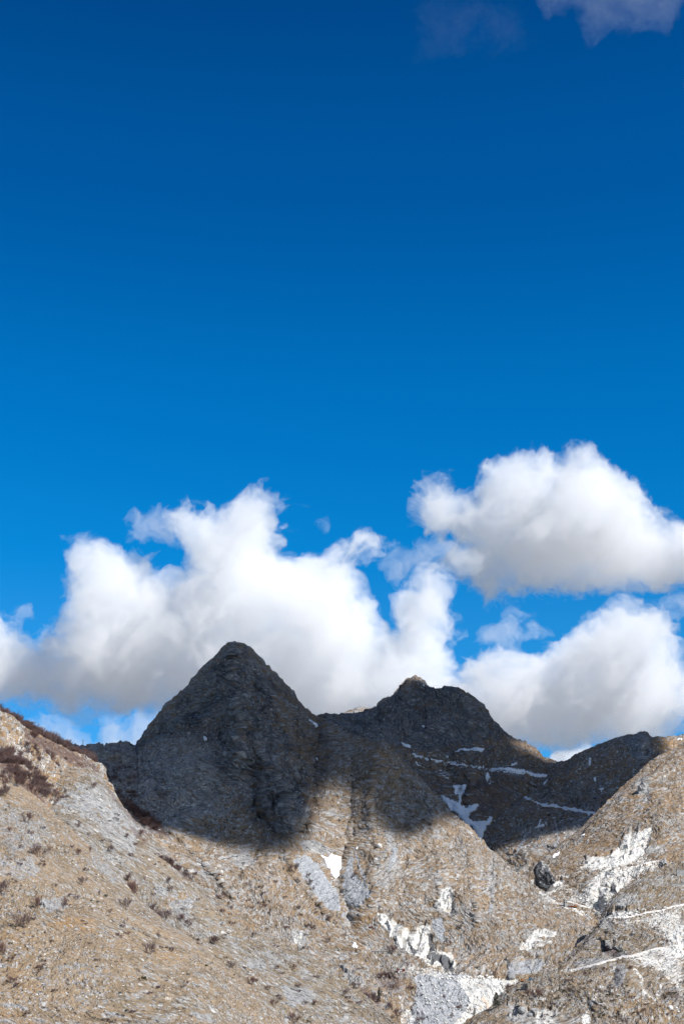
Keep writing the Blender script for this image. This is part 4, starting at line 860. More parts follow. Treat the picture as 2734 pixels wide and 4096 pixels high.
cloud('cumulus_cloud', 'widest white cloud bank, spreading behind the dark pyramid peak',
      [(-300,2350),(0,2430),(61,2495),(133,2550),(182,2520),(279,2490),(261,2444),(285,2383),(267,2323),(303,2250),(364,2201),(436,2177),(509,2201),(545,2250),(666,2290),(727,2262),(757,2214),(727,2141),(697,2056),(727,2020),(800,2050),(836,2008),(897,2020),(957,1959),(1006,1929),(1078,1947),(1127,2008),(1127,2056),(1175,2092),(1127,2153),(1175,2201),(1272,2165),(1357,2177),(1369,2117),(1418,2092),(1502,2123),(1545,2165),(1490,2207),(1393,2238),(1418,2298),(1478,2371),(1515,2444),(1539,2504),(1563,2407),(1599,2335),(1660,2286),(1757,2274),(1842,2335),(1805,2395),(1818,2480),(1757,2541),(1805,2589),(1842,2662),(1900,2760),(1800,2900),(1300,2930),(1000,2850),(645,2790),(521,2795),(424,2813),(303,2815),(121,2805),(0,2810),(-300,2820)], 9800, 4.8, 5, grow=-6, rough=1.25, drop=40)
cloud('cumulus_cloud', 'white cloud heaped low at the right behind the blunt dark summit',
      [(1800,2700),(1850,2670),(1897,2621),(1958,2576),(2041,2606),(2109,2600),(2192,2553),(2207,2508),(2267,2500),(2305,2448),(2381,2448),(2411,2410),(2486,2387),(2547,2425),(2637,2463),(2660,2523),(2734,2591),(2850,2650),(2950,2800),(2850,2880),(2734,2860),(2645,2931),(2494,2938),(2305,2976),(2207,3000),(2079,2946),(1850,2950),(1700,2900)], 9300, 4.4, 9, grow=-6, rough=1.2, drop=28)

wisp = ((0.0, .0008), (.12, .0014))
def small_cloud(label, poly, Y0, seed, sh=wisp, R=70, depth=70, grow=14, rough=1.2, vox=4.5, cat='cloud', group=None, name='cloud_wisp'):
    return cloud(name, label, poly, Y0, vox, seed, R=R, depth=depth, rough=rough, shells=sh, grow=grow, cells=(80, 40, 20, 10, 5.5), cat=cat, group=group)
small_cloud('ragged cloud tuft floating left of the topmost lobe of the wide bank', [(509,2080),(545,2045),(600,2080),(630,2050),(690,2070),(710,2140),(670,2175),(600,2150),(560,2200),(515,2140)], 9700, 21)
small_cloud('thin flat shred of cloud above the left end of the wide bank', [(285,2150),(340,2138),(420,2150),(440,2185),(340,2178)], 9700, 22)
small_cloud('small cloud puff between the tall lobe and the round right lobe of the wide bank', [(1265,2085),(1310,2062),(1335,2085),(1295,2115),(1255,2108)], 9700, 23, sh=((0.0, .0005), (.12, .0008)), grow=6)
small_cloud('tiny curl of cloud in the blue gap at the far left', [(62,2432),(115,2436),(118,2492),(88,2488)], 9700, 24)
small_cloud('faint cloud strand hanging under the left tip of the highest cloud', [(1560,2210),(1620,2200),(1680,2190),(1780,2160),(1900,2200),(1880,2260),(1740,2250),(1640,2290),(1590,2330),(1565,2280)], 10200, 25)
small_cloud('feathery cloud strands above the low right cloud heap', [(1930,2560),(1960,2525),(2050,2490),(2120,2430),(2140,2450),(2110,2500),(2170,2470),(2210,2540),(2110,2590),(2020,2600)], 9200, 26)
small_cloud('streak of thin cloud at the right edge between the two right clouds', [(2630,2410),(2734,2385),(2830,2400),(2780,2470),(2650,2480)], 9200, 27)
low = ((0.0, .0010), (.10, .0020))
small_cloud('pale low cloud behind the wooded slope and the pylon', [(100,2900),(150,2880),(205,2882),(262,2895),(300,2930),(350,2960),(470,2970),(600,2990),(600,3080),(100,3060)], 11500, 28, sh=low, R=90, depth=90, grow=16)
small_cloud('pale low cloud against the left flank of the pyramid peak', [(430,2925),(480,2888),(560,2872),(640,2860),(700,2900),(660,3040),(460,3020)], 11500, 29, sh=low, R=90, depth=90, grow=16)
small_cloud('little white cloud peeping over the saddle right of the blunt summit', [(2170,3020),(2225,2985),(2310,2985),(2350,3010),(2330,3080),(2190,3080)], 11500, 30, sh=((0.0, .003), (.10, .005)), R=60, depth=90, grow=16)
hi = ((0.0, .00007), (.12, .00012), (.3, .00016))
small_cloud('thin bluish veil of cloud at the top right corner', [(2160,-120),(2180,-10),(2210,40),(2240,20),(2300,30),(2340,80),(2410,115),(2470,60),(2560,80),(2640,100),(2740,10),(2820,-80),(2600,-160)], 8200, 31, sh=hi, R=110, depth=120, grow=24, vox=6)
small_cloud('faintest veil of cloud high up, left of the corner veil', [(1650,40),(1700,10),(1780,30),(1950,20),(2050,60),(2110,150),(2040,200),(1900,170),(1800,190),(1700,220),(1670,120)], 8200, 32, sh=((0.0, .000018), (.2, .00004)), R=120, depth=100, grow=20, vox=6, rough=1.6)
# ------------------------------------------------------------------ snow
def snow(layer, poly, label, lift=1.0, width=None, group=None):
    o = patch(layer, 'snow_patch', poly, M_snow, lift, width)
    if o: tag(o, label, 'snow patch', group)
snow('central_mountain', Z5((815, 200), (850, 222), (890, 237), (900, 215), (915, 198), (935, 215), (977, 227), (972, 320), (966, 355), (942, 384), (920, 365), (880, 290), (858, 243)), 'big white heart-shaped snow patch above the grey scree below the shadow', 1.5)
snow('central_mountain', Z5((1080, 170), (1095, 158), (1105, 172), (1088, 186)), 'small snow dab to the upper right of the heart-shaped snow patch', 1)
snow('central_mountain', Z5((1050, 860), (1075, 822), (1102, 855), (1088, 874)), 'small rounded snow patch in the gully left of the marble cliff', 1)
snow('central_mountain', Z5((1368, 1030), (1380, 1026), (1394, 1040), (1380, 1046)), 'tiny snow patch below the red metal shed', .8)
snow('central_mountain', Z2((28, 378), (45, 390), (80, 418), (66, 420), (44, 402)), 'slanting snow streak on the right shoulder of the pyramid peak', 1.2)
snow('central_mountain', Z2((60, 543), (72, 541), (74, 552), (62, 554)), 'tiny snow dab in the gully right of the pyramid peak', 1)
snow('central_mountain', Z3((1855, 0), (1856, 0)) if False else [(812, 2948), (826, 2946), (830, 2962), (816, 2964)], 'tiny snow dab high on the left face of the pyramid peak', 1)
B5 = 'back_mountain'
snow(B5, Z2((622, 515), (640, 507), (662, 505), (664, 499), (700, 497), (740, 503), (775, 498), (745, 513), (715, 519), (690, 518), (640, 521)), 'broad horizontal snow patch at the foot of the blunt summit', 2)
snow(B5, Z2((520, 548), (600, 566), (700, 580), (780, 591), (860, 597), (940, 608), (1005, 618)), 'long thin snow line along the path across the back mountain', 1.5, width=5)
snow(B5, Z2((760, 588), (840, 592), (900, 603), (1006, 613), (1002, 623), (930, 612), (850, 601), (770, 596)), 'thick right end of the snow line on the back mountain', 2)
snow(B5, Z2((583, 537), (605, 536), (607, 544), (590, 545)), 'small snow patch below the left end of the broad horizontal one', 1.5)
snow(B5, Z2((398, 468), (410, 472), (430, 486), (455, 494), (448, 503), (425, 494), (405, 480)), 'slanting snow streak left of the path on the back mountain', 1.5)
snow(B5, Z2((372, 428), (388, 436), (386, 441), (373, 434)), 'tiny snow fleck above the slanting streak on the back mountain', 1.5)
snow(B5, Z2((497, 402), (516, 413), (511, 418), (498, 409)), 'snow fleck in the face below the blunt summit', 1.5)
snow(B5, Z2((461, 558), (478, 565), (504, 582), (492, 585), (470, 570)), 'slanting snow streak below the path at the left of the cirque', 1.5)
snow(B5, Z2((498, 244), (508, 246), (514, 256), (503, 254)), 'snow fleck just under the sunlit tip of the blunt summit', 1.5)
snow(B5, Z2((415, 271), (446, 262), (448, 266), (418, 276)), 'thin snow fleck left under the sunlit tip of the blunt summit', 1.5)
snow(B5, Z2((742, 570), (760, 569), (762, 579), (748, 578)), 'small square snow patch on the path line', 1.5)
snow(B5, Z2((858, 569), (890, 566), (892, 571), (862, 576)), 'small flat snow patch above the right part of the path', 1.5)
snow(B5, Z2((862, 582), (880, 581), (878, 588), (862, 588)), 'smaller flat snow patch right above the path', 1.5)
snow(B5, Z2((755, 615), (770, 613), (778, 628), (765, 636), (756, 626)), 'snow dab below the path, at the centre of the cirque', 1.5)
snow(B5, Z2((612, 662), (635, 656), (658, 654), (678, 648), (672, 680), (660, 700), (655, 725), (645, 722), (642, 700), (628, 688)), 'patchy snow in the upper gully of the cirque', 1.6)
snow(B5, Z2((560, 690), (580, 704), (612, 716), (640, 728), (655, 742), (690, 752), (708, 742), (712, 727), (725, 726), (722, 750), (700, 775), (688, 790), (700, 805), (730, 810), (758, 800), (768, 790), (786, 790), (775, 812), (764, 822), (758, 845), (742, 885), (720, 870), (690, 830), (650, 790), (600, 740)), 'largest forked snow tongue filling the gully of the cirque', 3)
R4 = 'crag_ridge'
snow(R4, Z2((730, 802), (765, 780), (806, 755), (815, 741), (824, 748), (860, 728), (898, 702), (888, 720), (850, 742), (820, 762), (780, 785), (745, 800)), 'snow band slanting up from the forked tongue to the ridge path', 2)
snow(R4, Z2((914, 698), (932, 696), (955, 708), (985, 728), (1030, 734), (1050, 742), (1100, 748), (1160, 758), (1215, 766), (1232, 762), (1228, 774), (1160, 768), (1100, 757), (1045, 750), (985, 740), (940, 716)), 'long snow line along the path across the crag ridge', 1.8)
snow(R4, Z2((1180, 549), (1191, 547), (1189, 562), (1184, 576), (1175, 570)), 'upright snow patch high on the crag ridge', 1.6)
snow(R4, Z2((1200, 626), (1208, 624), (1213, 636), (1205, 646), (1198, 640)), 'teardrop snow patch in the middle of the crag ridge', 1.6)
snow(R4, Z2((1208, 676), (1228, 667), (1247, 662), (1240, 674), (1228, 682), (1222, 676)), 'slanting snow patch low on the crag ridge', 1.6)
snow(R4, Z2((946, 842), (968, 824), (984, 790), (988, 800), (978, 818), (998, 816), (1000, 823), (965, 834)), 'snow patch on the lower shoulder of the crag ridge', 1.6)
snow(R4, Z2((1535, 466), (1548, 464), (1562, 470), (1556, 476), (1540, 473)), 'small snow patch on the skyline right of the crag', 1.6)
snow(R4, Z2((988, 652), (1008, 630), (1013, 631), (996, 652)), 'thin snow streak at the left edge of the crag ridge', 1.6)
R2 = 'right_slope'
snow(R2, Z7((634, 108), (650, 90), (668, 74), (678, 78), (672, 100), (645, 110)), 'small snow patch near the crest of the right slope', 1.2)
snow(R2, Z7((382, 285), (402, 265), (430, 250), (452, 238), (455, 250), (425, 278), (395, 294)), 'snow patch above the ruined stone hut by the rock pillar', 1.2)

# ------------------------------------------------------------------ roads
def road(layer, pts, w, lift=.5):
    o = patch(layer, 'road', pts, M_road, lift, w, jitter=False)
    if o: o['kind'] = 'structure'
road('road_spur', Z7((150, 1395), (300, 1372), (440, 1335), (560, 1305), (640, 1285), (760, 1255), (880, 1220), (960, 1200), (1010, 1182), (1080, 1178), (1180, 1150), (1300, 1112), (1480, 1088), (1600, 1070)), 5.5)
road('road_spur', Z7((900, 835), (1060, 825), (1150, 810), (1230, 785), (1370, 765), (1450, 735), (1568, 712)), 4.5)
road('road_spur', Z7((1500, 1000), (1530, 1100), (1600, 1220)), 7)
road('right_slope', Z7((640, 380), (740, 376), (830, 372), (900, 356)), 4)
road('right_slope', Z7((440, 668), (540, 690), (640, 722), (720, 745)), 4)
road('right_slope', Z7((1120, 380), (1200, 352), (1290, 330), (1340, 325)), 5)
M_track, _t, _b = NM('pinkish_track'); _b.inputs['Base Color'].default_value = (.60, .49, .40, 1)
o = patch('central_mountain', 'road', Z6((840, 1165), (875, 1200), (880, 1250), (820, 1300), (740, 1345), (690, 1372)), M_track, .5, 8, jitter=False)
if o: o['kind'] = 'structure'

# ------------------------------------------------------------------ bare shrubs and trees
def tube_net(segs, sides=3):
    """segments (p0, p1, r0, r1) as thin tapered prisms"""
    S = np.array([(*a, *b, r0, r1) for a, b, r0, r1 in segs], float)
    p0, p1, r0, r1 = S[:, :3], S[:, 3:6], S[:, 6], S[:, 7]
    d = p1 - p0; d /= np.linalg.norm(d, axis=1, keepdims=True) + 1e-9
    ref = np.where(np.abs(d[:, 2:3]) > .8, np.array([[1., 0, 0]]), np.array([[0, 0, 1.]]))
    u = np.cross(d, ref); u /= np.linalg.norm(u, axis=1, keepdims=True) + 1e-9
    v = np.cross(d, u)
    V = []
    for P, R in ((p0, r0), (p1, r1)):
        for k in range(sides):
            a = 2 * math.pi * k / sides
            V.append(P + (u * math.cos(a) + v * math.sin(a)) * R[:, None])
    V = np.stack(V, 1)      # n, 2*sides, 3
    n = len(S); o = (np.arange(n) * 2 * sides)[:, None]
    Q = np.concatenate([o + np.array([[k, (k + 1) % sides, sides + (k + 1) % sides, sides + k]]) for k in range(sides)])
    return V.reshape(-1, 3), Q
def M_flat(name, col, var=None, sc=1.0, rough=.9):
    m, t, b = NM(name); g = G(t); b.inputs['Roughness'].default_value = rough
    v = var or tuple(c * .6 for c in col)
    t.links.new(g.mix(g.step(g.noise(g.n('ShaderNodeTexCoord').outputs['Object'], sc, 4, .6), .35, .65), col, v), b.inputs['Base Color'])
    return m
M_bark = M_flat('bark', (.17, .14, .125), (.10, .08, .07), 2)
M_twig = M_flat('twigs', (.19, .135, .13), (.13, .09, .088), 1.5)
M_twig2 = M_flat('reddish_twigs', (.215, .13, .115), (.14, .09, .08), 1.5)
M_pine = M_flat('pine_needles', (.045, .06, .03), (.02, .032, .017), 1.2)
M_juniper = M_flat('juniper_leaves', (.06, .068, .03), (.03, .036, .018), 2)
def make_bare(seed, kind):
    """kind 0: many-stemmed bush, 1: slender tree, 2: low bush"""
    R = random.Random(seed); trunk = []; twigs = []
    def grow(p, d, L, r, depth):
        q = p + d * L
        (trunk if depth < 2 else twigs).append((tuple(p), tuple(q), r, r * .62))
        if depth >= 4: return
        n = R.randint(3, 5) if depth < 3 else R.randint(4, 6)
        for i in range(n):
            s = .45 + .55 * (i + 1) / n
            up = .35 if kind != 2 else .15
            dd = (d + Vector((R.uniform(-1, 1), R.uniform(-1, 1), R.uniform(-.4, .7))) * (.62 if kind != 1 else .5) + Vector((0, 0, up * .4))).normalized()
            grow(p + d * L * s, dd, L * R.uniform(.55, .8), r * .62, depth + 1)
    if kind == 1:
        grow(Vector((0, 0, -.2)), Vector((R.uniform(-.08, .08), 0, 1)).normalized(), .5, .014, 0)
    else:
        for i in range(7 if kind == 0 else 9):
            a = R.uniform(0, 6.28); sp_ = R.uniform(.1, .7 if kind == 0 else 1.3)
            grow(Vector((math.cos(a) * .06, math.sin(a) * .06, -.1)), Vector((math.cos(a) * sp_, math.sin(a) * sp_, 1)).normalized(), R.uniform(.24, .36) * (1 if kind == 0 else .8), .009, 1)
    zmax = max(s[1][2] for s in twigs)
    def sc(l): return [(tuple(c / zmax for c in a), tuple(c / zmax for c in b), r0 / zmax, max(r1, .0036) / zmax) for a, b, r0, r1 in l]
    return [tube_net(sc(trunk)), tube_net(sc(twigs))]
BARE = {}
for kind, nm_ in ((0, 'bare_bush'), (1, 'bare_tree'), (2, 'low_bush')):
    BARE[kind] = []
    for v in range(5):
        (tv, tq), (wv, wq) = make_bare(100 * kind + v, kind)
        a = mesh_from_arrays(nm_, tv, tq, False); b = mesh_from_arrays('crown', wv, wq, False)
        a.materials.append(M_bark); b.materials.append(M_twig2 if v % 2 else M_twig)
        BARE[kind].append((a, b))
NAMES = {0: 'bare_bush', 1: 'bare_tree', 2: 'low_bush'}
CATS = {0: 'bush', 1: 'tree', 2: 'bush'}
def plant_bare(layer, px, py, hpx, label, kind=0, group=None, widen=1.0, stem=True):
    P, N = spot(layer, px, py)
    h = hpx * P[1] / F / CP
    a, b = BARE[kind][rnd.randrange(5)]
    if stem:
        o = bpy.data.objects.new(NAMES[kind], None); COL.objects.link(o); o.empty_display_size = .1
        for me_, pn in ((a, 'trunk' if kind == 1 else 'stems'), (b, 'crown')):
            c = bpy.data.objects.new(pn, me_); COL.objects.link(c); c.parent = o
    else:
        o = bpy.data.objects.new(NAMES[kind], b); COL.objects.link(o)
    o.location = P - N * .15
    o.rotation_euler = (rnd.uniform(-.08, .08), rnd.uniform(-.08, .08), rnd.uniform(0, 6.28))
    o.scale = (h * widen, h * widen, h)
    tag(o, label, CATS[kind], group)
    return o

A_, B_, C_, L3_, R1_ = 'near_slope', 'knoll_slope', 'wooded_slope', 'central_mountain', 'road_spur'
def b4(x, y, hh, label, kind=0, lay=A_, w=1.0): plant_bare(lay, x / 1.7422, 3396 + y / 1.7422, hh / 1.7422 * .95, label, kind, None, w)
def b5(x, y, hh, label, kind=0, lay=L3_, w=1.0): plant_bare(lay, 800 + x / 1.7422, 3296 + y / 1.7422, hh / 1.7422 * .95, label, kind, None, w)
def b3(x, y, hh, label, kind=0, lay=A_, w=1.0): plant_bare(lay, x / 2.24, 2750 + y / 2.24, hh / 2.24 * .95, label, kind, None, w)
def b7(x, y, hh, label, kind=0, lay=R1_, w=1.0): plant_bare(lay, 2034 + x / 2.24, 3300 + y / 2.24, hh / 2.24 * .95, label, kind, None, w)
b4(150, 545, 130, 'large dark bush standing alone left of the orange grass patch', 0)
b4(22, 315, 110, 'dense bush cut by the left edge of the picture, above the large dark bush', 0)
b4(22, 730, 90, 'dark bush at the left edge, below the pair of dark stumps', 0)
b4(68, 780, 55, 'smaller bush just right of and below the one at the left edge', 0)
b4(86, 922, 55, 'low wide bush near the lower left, above the grassy corner', 2)
b4(570, 245, 70, 'round bush on stony ground in the upper middle of the near slope', 0)
b4(265, 400, 80, 'greyish bush just left of the grey rock outcrop', 0)
b4(440, 440, 120, 'tall loose bush just right of the grey rock outcrop', 1, w=1.1)
b4(385, 255, 30, 'flat low bush between the outcrop and the top of the near slope', 2)
b4(700, 335, 60, 'slim bare tree beside the green juniper tuft', 1)
b4(880, 420, 90, 'bushy tree near the crest, right of the juniper tufts', 0)
b4(768, 470, 65, 'slim little tree below the junipers in the middle of the near slope', 1)
b4(878, 555, 85, 'slim pale tree below the bushy crest tree', 1)
b4(1040, 725, 100, 'solitary many-stemmed bush in the middle of the smooth tan slope', 0)
b4(842, 610, 35, 'small low bush left of the solitary many-stemmed bush', 2)
b4(1125, 685, 22, 'tiny low bush right of the solitary many-stemmed bush', 2)
b4(1190, 705, 35, 'small pale bush farther right of the solitary bush', 2)
b4(1112, 640, 70, 'very thin bare sapling near the crest', 1)
b4(535, 350, 45, 'small bush left of the two small juniper dots', 0)
b4(365, 640, 22, 'tiny dark bush below the orange grass patch', 2)
b4(925, 1200, 55, 'thin grey sapling near the bottom of the picture', 1)
b4(500, 330, 30, 'tiny bush above and left of the two juniper dots', 2)
b4(1300, 930, 26, 'tiny reddish bush on the right part of the smooth tan slope', 2)
b3(240, 1205, 105, 'bush with a dark base above the grey slabs, upper left', 0)
b3(360, 1520, 130, 'wide bush on the upper near slope below the grey slabs', 0, w=1.1)
b3(95, 1290, 60, 'small dark bush at the left among grey slabs', 0)
b3(805, 1500, 90, 'slim tree standing up on the crest of the near slope', 1)
b3(200, 1440, 50, 'small grey bush left of the wide bush', 0)
b3(265, 1310, 45, 'little dark bush right of the grey slabs', 2)
b3(690, 1500, 70, 'pale bush near the crest left of the slim crest tree', 0)
b3(640, 1430, 40, 'tiny bush high on the crest of the near slope', 2)
b3(380, 1260, 40, 'tiny bush between crest and grey slabs', 2)
b3(600, 1475, 35, 'tiny bush left of the pale crest bush', 2)
# knoll slope
b4(895, 225, 70, 'dark bush in the groove behind the near crest, uppermost', 0, B_)
b4(925, 335, 120, 'biggest bush in the groove behind the near crest', 0, B_, 1.2)
b4(1010, 235, 60, 'slim dark bush to the right of the biggest groove bush', 1, B_)
b4(1172, 235, 60, 'upper one of two dark bushes on the knoll slope', 0, B_)
b4(1187, 295, 55, 'lower one of two dark bushes on the knoll slope', 0, B_)
b4(1050, 455, 100, 'left bush of the row in the groove behind the near crest', 0, B_)
b4(1090, 480, 70, 'middle bush of the row in the groove behind the near crest', 0, B_)
b4(1130, 510, 110, 'right bush of the row in the groove behind the near crest', 0, B_)
b4(1265, 500, 60, 'left bush of the dark pair below the grassy ledge', 0, B_, 1.2)
b4(1305, 540, 60, 'right bush of the dark pair below the grassy ledge', 0, B_, 1.2)
b4(1497, 660, 75, 'purplish bush alone on the lower knoll slope', 0, B_)
b4(820, 265, 50, 'small bush at the top of the groove behind the near crest', 0, B_)
b4(1160, 440, 30, 'low reddish bush above the right end of the groove row', 2, B_)
b4(625, 45, 60, 'slim bush just behind the near crest at the upper left', 1, B_)
b4(1240, 575, 30, 'low bush under the dark pair', 2, B_)
b5(100, 835, 70, 'dark purple bush at the left part of the long knoll slope', 0, B_)
b5(375, 785, 45, 'round bush standing alone near the top edge of the long slope', 0, B_)
b5(220, 1000, 60, 'bush halfway down the long slope, close behind the near crest', 0, B_)
b5(352, 1120, 65, 'upright bush lower down behind the near crest', 0, B_)
b5(478, 1160, 45, 'small bush in the middle of the long slope, right of the upright one', 0, B_)
b5(445, 1285, 55, 'reddish bush left of the rusty box', 0, B_)
b5(515, 1260, 50, 'bush just right of the rusty box', 0, B_)
b5(1003, 1190, 60, 'round bush near the right end of the long slope', 0, B_)
b5(795, 1260, 45, 'grey bush right of the slabs at the lower middle', 0, B_)
b5(680, 1135, 40, 'low dark bush above the grey slabs', 2, B_)
b5(655, 1000, 30, 'tiny bush in the middle of the long slope', 2, B_)
b5(1110, 1250, 28, 'tiny reddish bush low on the right end of the long slope', 2, B_)
b5(660, 1380, 70, 'wide bush at the bottom edge left of the pole', 0, B_, 1.3)
b5(250, 1390, 60, 'slim tree at the bottom edge between the two near slopes', 1, B_)
b5(160, 600, 22, 'left one of the tiny bushes on the orange grass edge', 2, B_)
b5(215, 632, 22, 'right one of the tiny bushes on the orange grass edge', 2, B_)
b3(590, 945, 50, 'small bush on the sunny face of the knoll', 0, B_)
b3(835, 895, 75, 'bush near the top right of the knoll', 0, B_)
b3(700, 1255, 60, 'bush in the grey rock of the knoll, left', 0, B_)
b3(985, 1470, 80, 'round bush low in the middle of the knoll slope', 0, B_)
b3(1135, 1340, 50, 'bush on the right edge of the knoll rock', 0, B_)
b3(1255, 1330, 70, 'dark bush at the right edge of the knoll, above the scrub band', 0, B_)
b3(790, 1320, 40, 'small bush in the middle of the knoll face', 0, B_)
b3(975, 1200, 24, 'tiny bush on the grey slabs of the knoll', 2, B_)
# central mountain and lower valley
b5(645, 330, 80, 'bush at the left rim of the scree fan', 0)
b5(755, 370, 40, 'upper dark bush on the scree fan', 0)
b5(765, 425, 55, 'lower dark bush on the scree fan', 0)
b5(780, 455, 24, 'low bush at the lower rim of the scree fan', 2)
b5(815, 560, 22, 'flat bush further down the scree rim', 2)
b5(903, 670, 50, 'grey bush below the scree fan', 0)
b5(618, 700, 65, 'slim dark bush left of the grey outcrop', 1)
b5(940, 695, 26, 'tiny reddish bush below the scree fan', 2)
b5(885, 820, 45, 'bare bush right of the grey outcrop', 0)
b5(1023, 490, 50, 'slim tree among the scree tongues', 1)
b5(1080, 360, 35, 'reddish bush between the scree tongues', 0)
b5(140, 515, 45, 'flat pale bush left on the central mountain foot', 2)
b5(212, 600, 45, 'reddish bush behind the orange grass edge', 0)
b5(1405, 700, 40, 'bush on top of the marble cliff', 0)
b5(1330, 890, 60, 'reddish bush under the marble cliff', 0, w=1.3)
b5(1288, 1000, 70, 'bare tree below the stone ruins', 1)
b5(1445, 1025, 70, 'bare tree right beside the red metal shed', 1)
b5(1250, 1075, 55, 'left one of the dense bushes on the dark bank', 0, w=1.3)
b5(1290, 1065, 50, 'right one of the dense bushes on the dark bank', 0, w=1.3)
b5(1330, 1150, 50, 'bush below the dark bank', 0)
b5(1465, 1145, 30, 'reddish bush at the left rim of the rubble field', 2)
b5(1325, 1285, 60, 'rust coloured bush low beside the rubble field', 0)
b5(1190, 1230, 80, 'tall bush behind the right end of the long slope', 0, w=1.3)
b5(1215, 1255, 70, 'dense bush next to the green cypress', 0, w=1.2)
b5(1095, 1140, 55, 'pale bush behind the right end of the long slope', 0, w=1.2)
b5(1380, 1340, 60, 'bush at the lower left rim of the rubble field', 0)
b5(1530, 1385, 60, 'wide bush at the bottom edge in front of the rubble', 0, w=1.3)
b5(1125, 1255, 40, 'small bush beneath the pale one at the slope end', 2)
def b6(x, y, hh, label, kind=0, lay=L3_, w=1.0): plant_bare(lay, 1500 + x / 1.96, 3400 + y / 1.96, hh / 1.96 * .95, label, kind, None, w)
b6(655, 615, 50, 'bush alone on the lower face between the cliff and the marble arc', 0)
b6(580, 745, 45, 'bush beside the grey slab right of the marble cliff', 0)
b6(530, 1160, 35, 'reddish bush on the rubble field', 0)
b6(590, 1310, 35, 'small reddish bush at the foot of the rubble field', 0)
b6(650, 1240, 40, 'bush beside the white gravel bowl', 2)
b6(735, 1255, 26, 'low bush near the small pine', 2)
b6(1438, 895, 35, 'little bare tree above the road', 1)
b6(120, 800, 50, 'bush by the stone ruins', 0)
b6(640, 970, 40, 'bush on the rim above the white gravel bowl', 2)
b6(930, 975, 40, 'bush on the bank left of the boulders row end', 0)
b6(270, 1085, 30, 'small bush left on the rubble field', 2)
b6(1045, 1110, 75, 'large bare bush left of the stone tower', 0, R1_, 1.2)
b6(1245, 1160, 80, 'large bare bush right below the stone tower', 0, R1_, 1.2)
b6(1200, 1140, 55, 'smaller bush at the foot of the stone tower', 0, R1_, 1.1)
b6(1400, 1130, 45, 'slim bush on the spur right of the tower', 1, R1_)
b7(1345, 925, 70, 'bare tree standing among white rubble at the right', 1)
b7(1310, 920, 28, 'flat reddish bush beside the bare tree in the rubble', 2)
b7(865, 1310, 50, 'bush just below the road in the middle of the spur', 0)
b7(690, 1345, 50, 'pale bush below the road, farther left', 0)
b7(680, 1530, 35, 'small bush on the left part of the spur', 0)
b7(450, 1250, 45, 'bare bush above the road on the left', 0)
b7(1380, 1350, 60, 'thin bare tree on the white streaks', 1)
b7(980, 1320, 45, 'reddish bush in the dark cleft below the road', 0)
b7(1090, 1290, 45, 'bush right of the dark cleft below the road', 0)
b7(1040, 1783, 70, 'reddish bush at the bottom edge of the spur', 0)
b7(1430, 1700, 35, 'low reddish bush near the lone white boulder', 2)
b7(900, 410, 28, 'low reddish bush at the foot of the quarry wall', 2, 'right_slope')
b7(1090, 370, 38, 'bush on the quarry terrace', 2, 'right_slope')
b7(1420, 1050, 32, 'reddish bush at the edge of the white scree', 2)
b7(1080, 780 + 30, 20, 'tiny bush on the upper road bank', 2)

# the wooded ridge, its trees too alike to tell apart
def fill(layer, poly, n, h0, h1, label, group, kinds=(1, 0), seed=1, stem=True, widen=1.0):
    R = random.Random(seed); P = np.array(poly); got = 0; k = 0
    while got < n and k < n * 30:
        k += 1
        x = R.uniform(P[:, 0].min(), P[:, 0].max()); y = R.uniform(P[:, 1].min(), P[:, 1].max())
        if poly_sdf(np.array([x]), np.array([y]), poly)[0] < 0: continue
        plant_bare(layer, x, y, R.uniform(h0, h1), label, kinds[R.randrange(len(kinds))], group, widen, stem); got += 1
fill(C_, Z3((0, 200), (60, 270), (220, 350), (340, 425), (500, 500), (640, 575), (800, 655), (860, 700), (880, 730), (760, 720), (620, 650), (520, 560), (400, 500), (250, 470), (120, 330), (0, 250)), 250, 26, 44, 'bare brown tree in the wood along the crest of the upper left slope', 'trees of the wood along the crest', (1, 1, 0), 3, widen=1.15)
fill(C_, Z3((0, 560), (100, 600), (250, 780), (340, 900), (480, 1090), (560, 1180), (500, 1160), (350, 1000), (200, 900), (60, 780), (0, 740)), 120, 26, 42, 'bare purplish tree in the wooded strip behind the near crest', 'trees of the wooded strip', (1, 0, 0), 5, widen=1.2)
fill(C_, Z3((150, 480), (420, 560), (560, 660), (520, 780), (420, 720), (300, 740), (200, 640), (120, 600)), 45, 18, 32, 'bare tree scattered over the stony upper left slope', 'scattered trees on the upper left slope', (0, 1), 7)
fill(A_, Z3((0, 780), (150, 860), (290, 930), (250, 960), (100, 960), (0, 980)), 16, 26, 44, 'bare bush in the thicket at the top of the near slope', 'thicket at the top of the near slope', (0, 1), 8)
fill(L3_, Z3((880, 760), (960, 820), (1080, 1000), (1250, 1200), (1360, 1290), (1480, 1250), (1400, 1200), (1260, 1130), (1130, 1050), (1000, 880)), 60, 20, 34, 'bare bush of the brown thicket at the foot of the rock wall', 'thicket at the foot of the rock wall', (0, 1, 0), 9, widen=1.25)
fill(B_, Z4((1090, 30), (1140, 60), (1340, 200), (1350, 225), (1290, 200), (1200, 130), (1110, 70)), 16, 18, 30, 'dark bush of the thicket lining the knoll crest', 'thicket on the knoll crest', (0, 2), 10, widen=1.2)
fill(L3_, [(380, 3060), (560, 3060), (560, 3160), (700, 3180), (660, 3260), (560, 3240), (440, 3200)], 20, 12, 20, 'dark shrub growing on the shaded rock wall', 'shrubs on the shaded rock wall', (0, 2), 11, stem=False, widen=1.4)

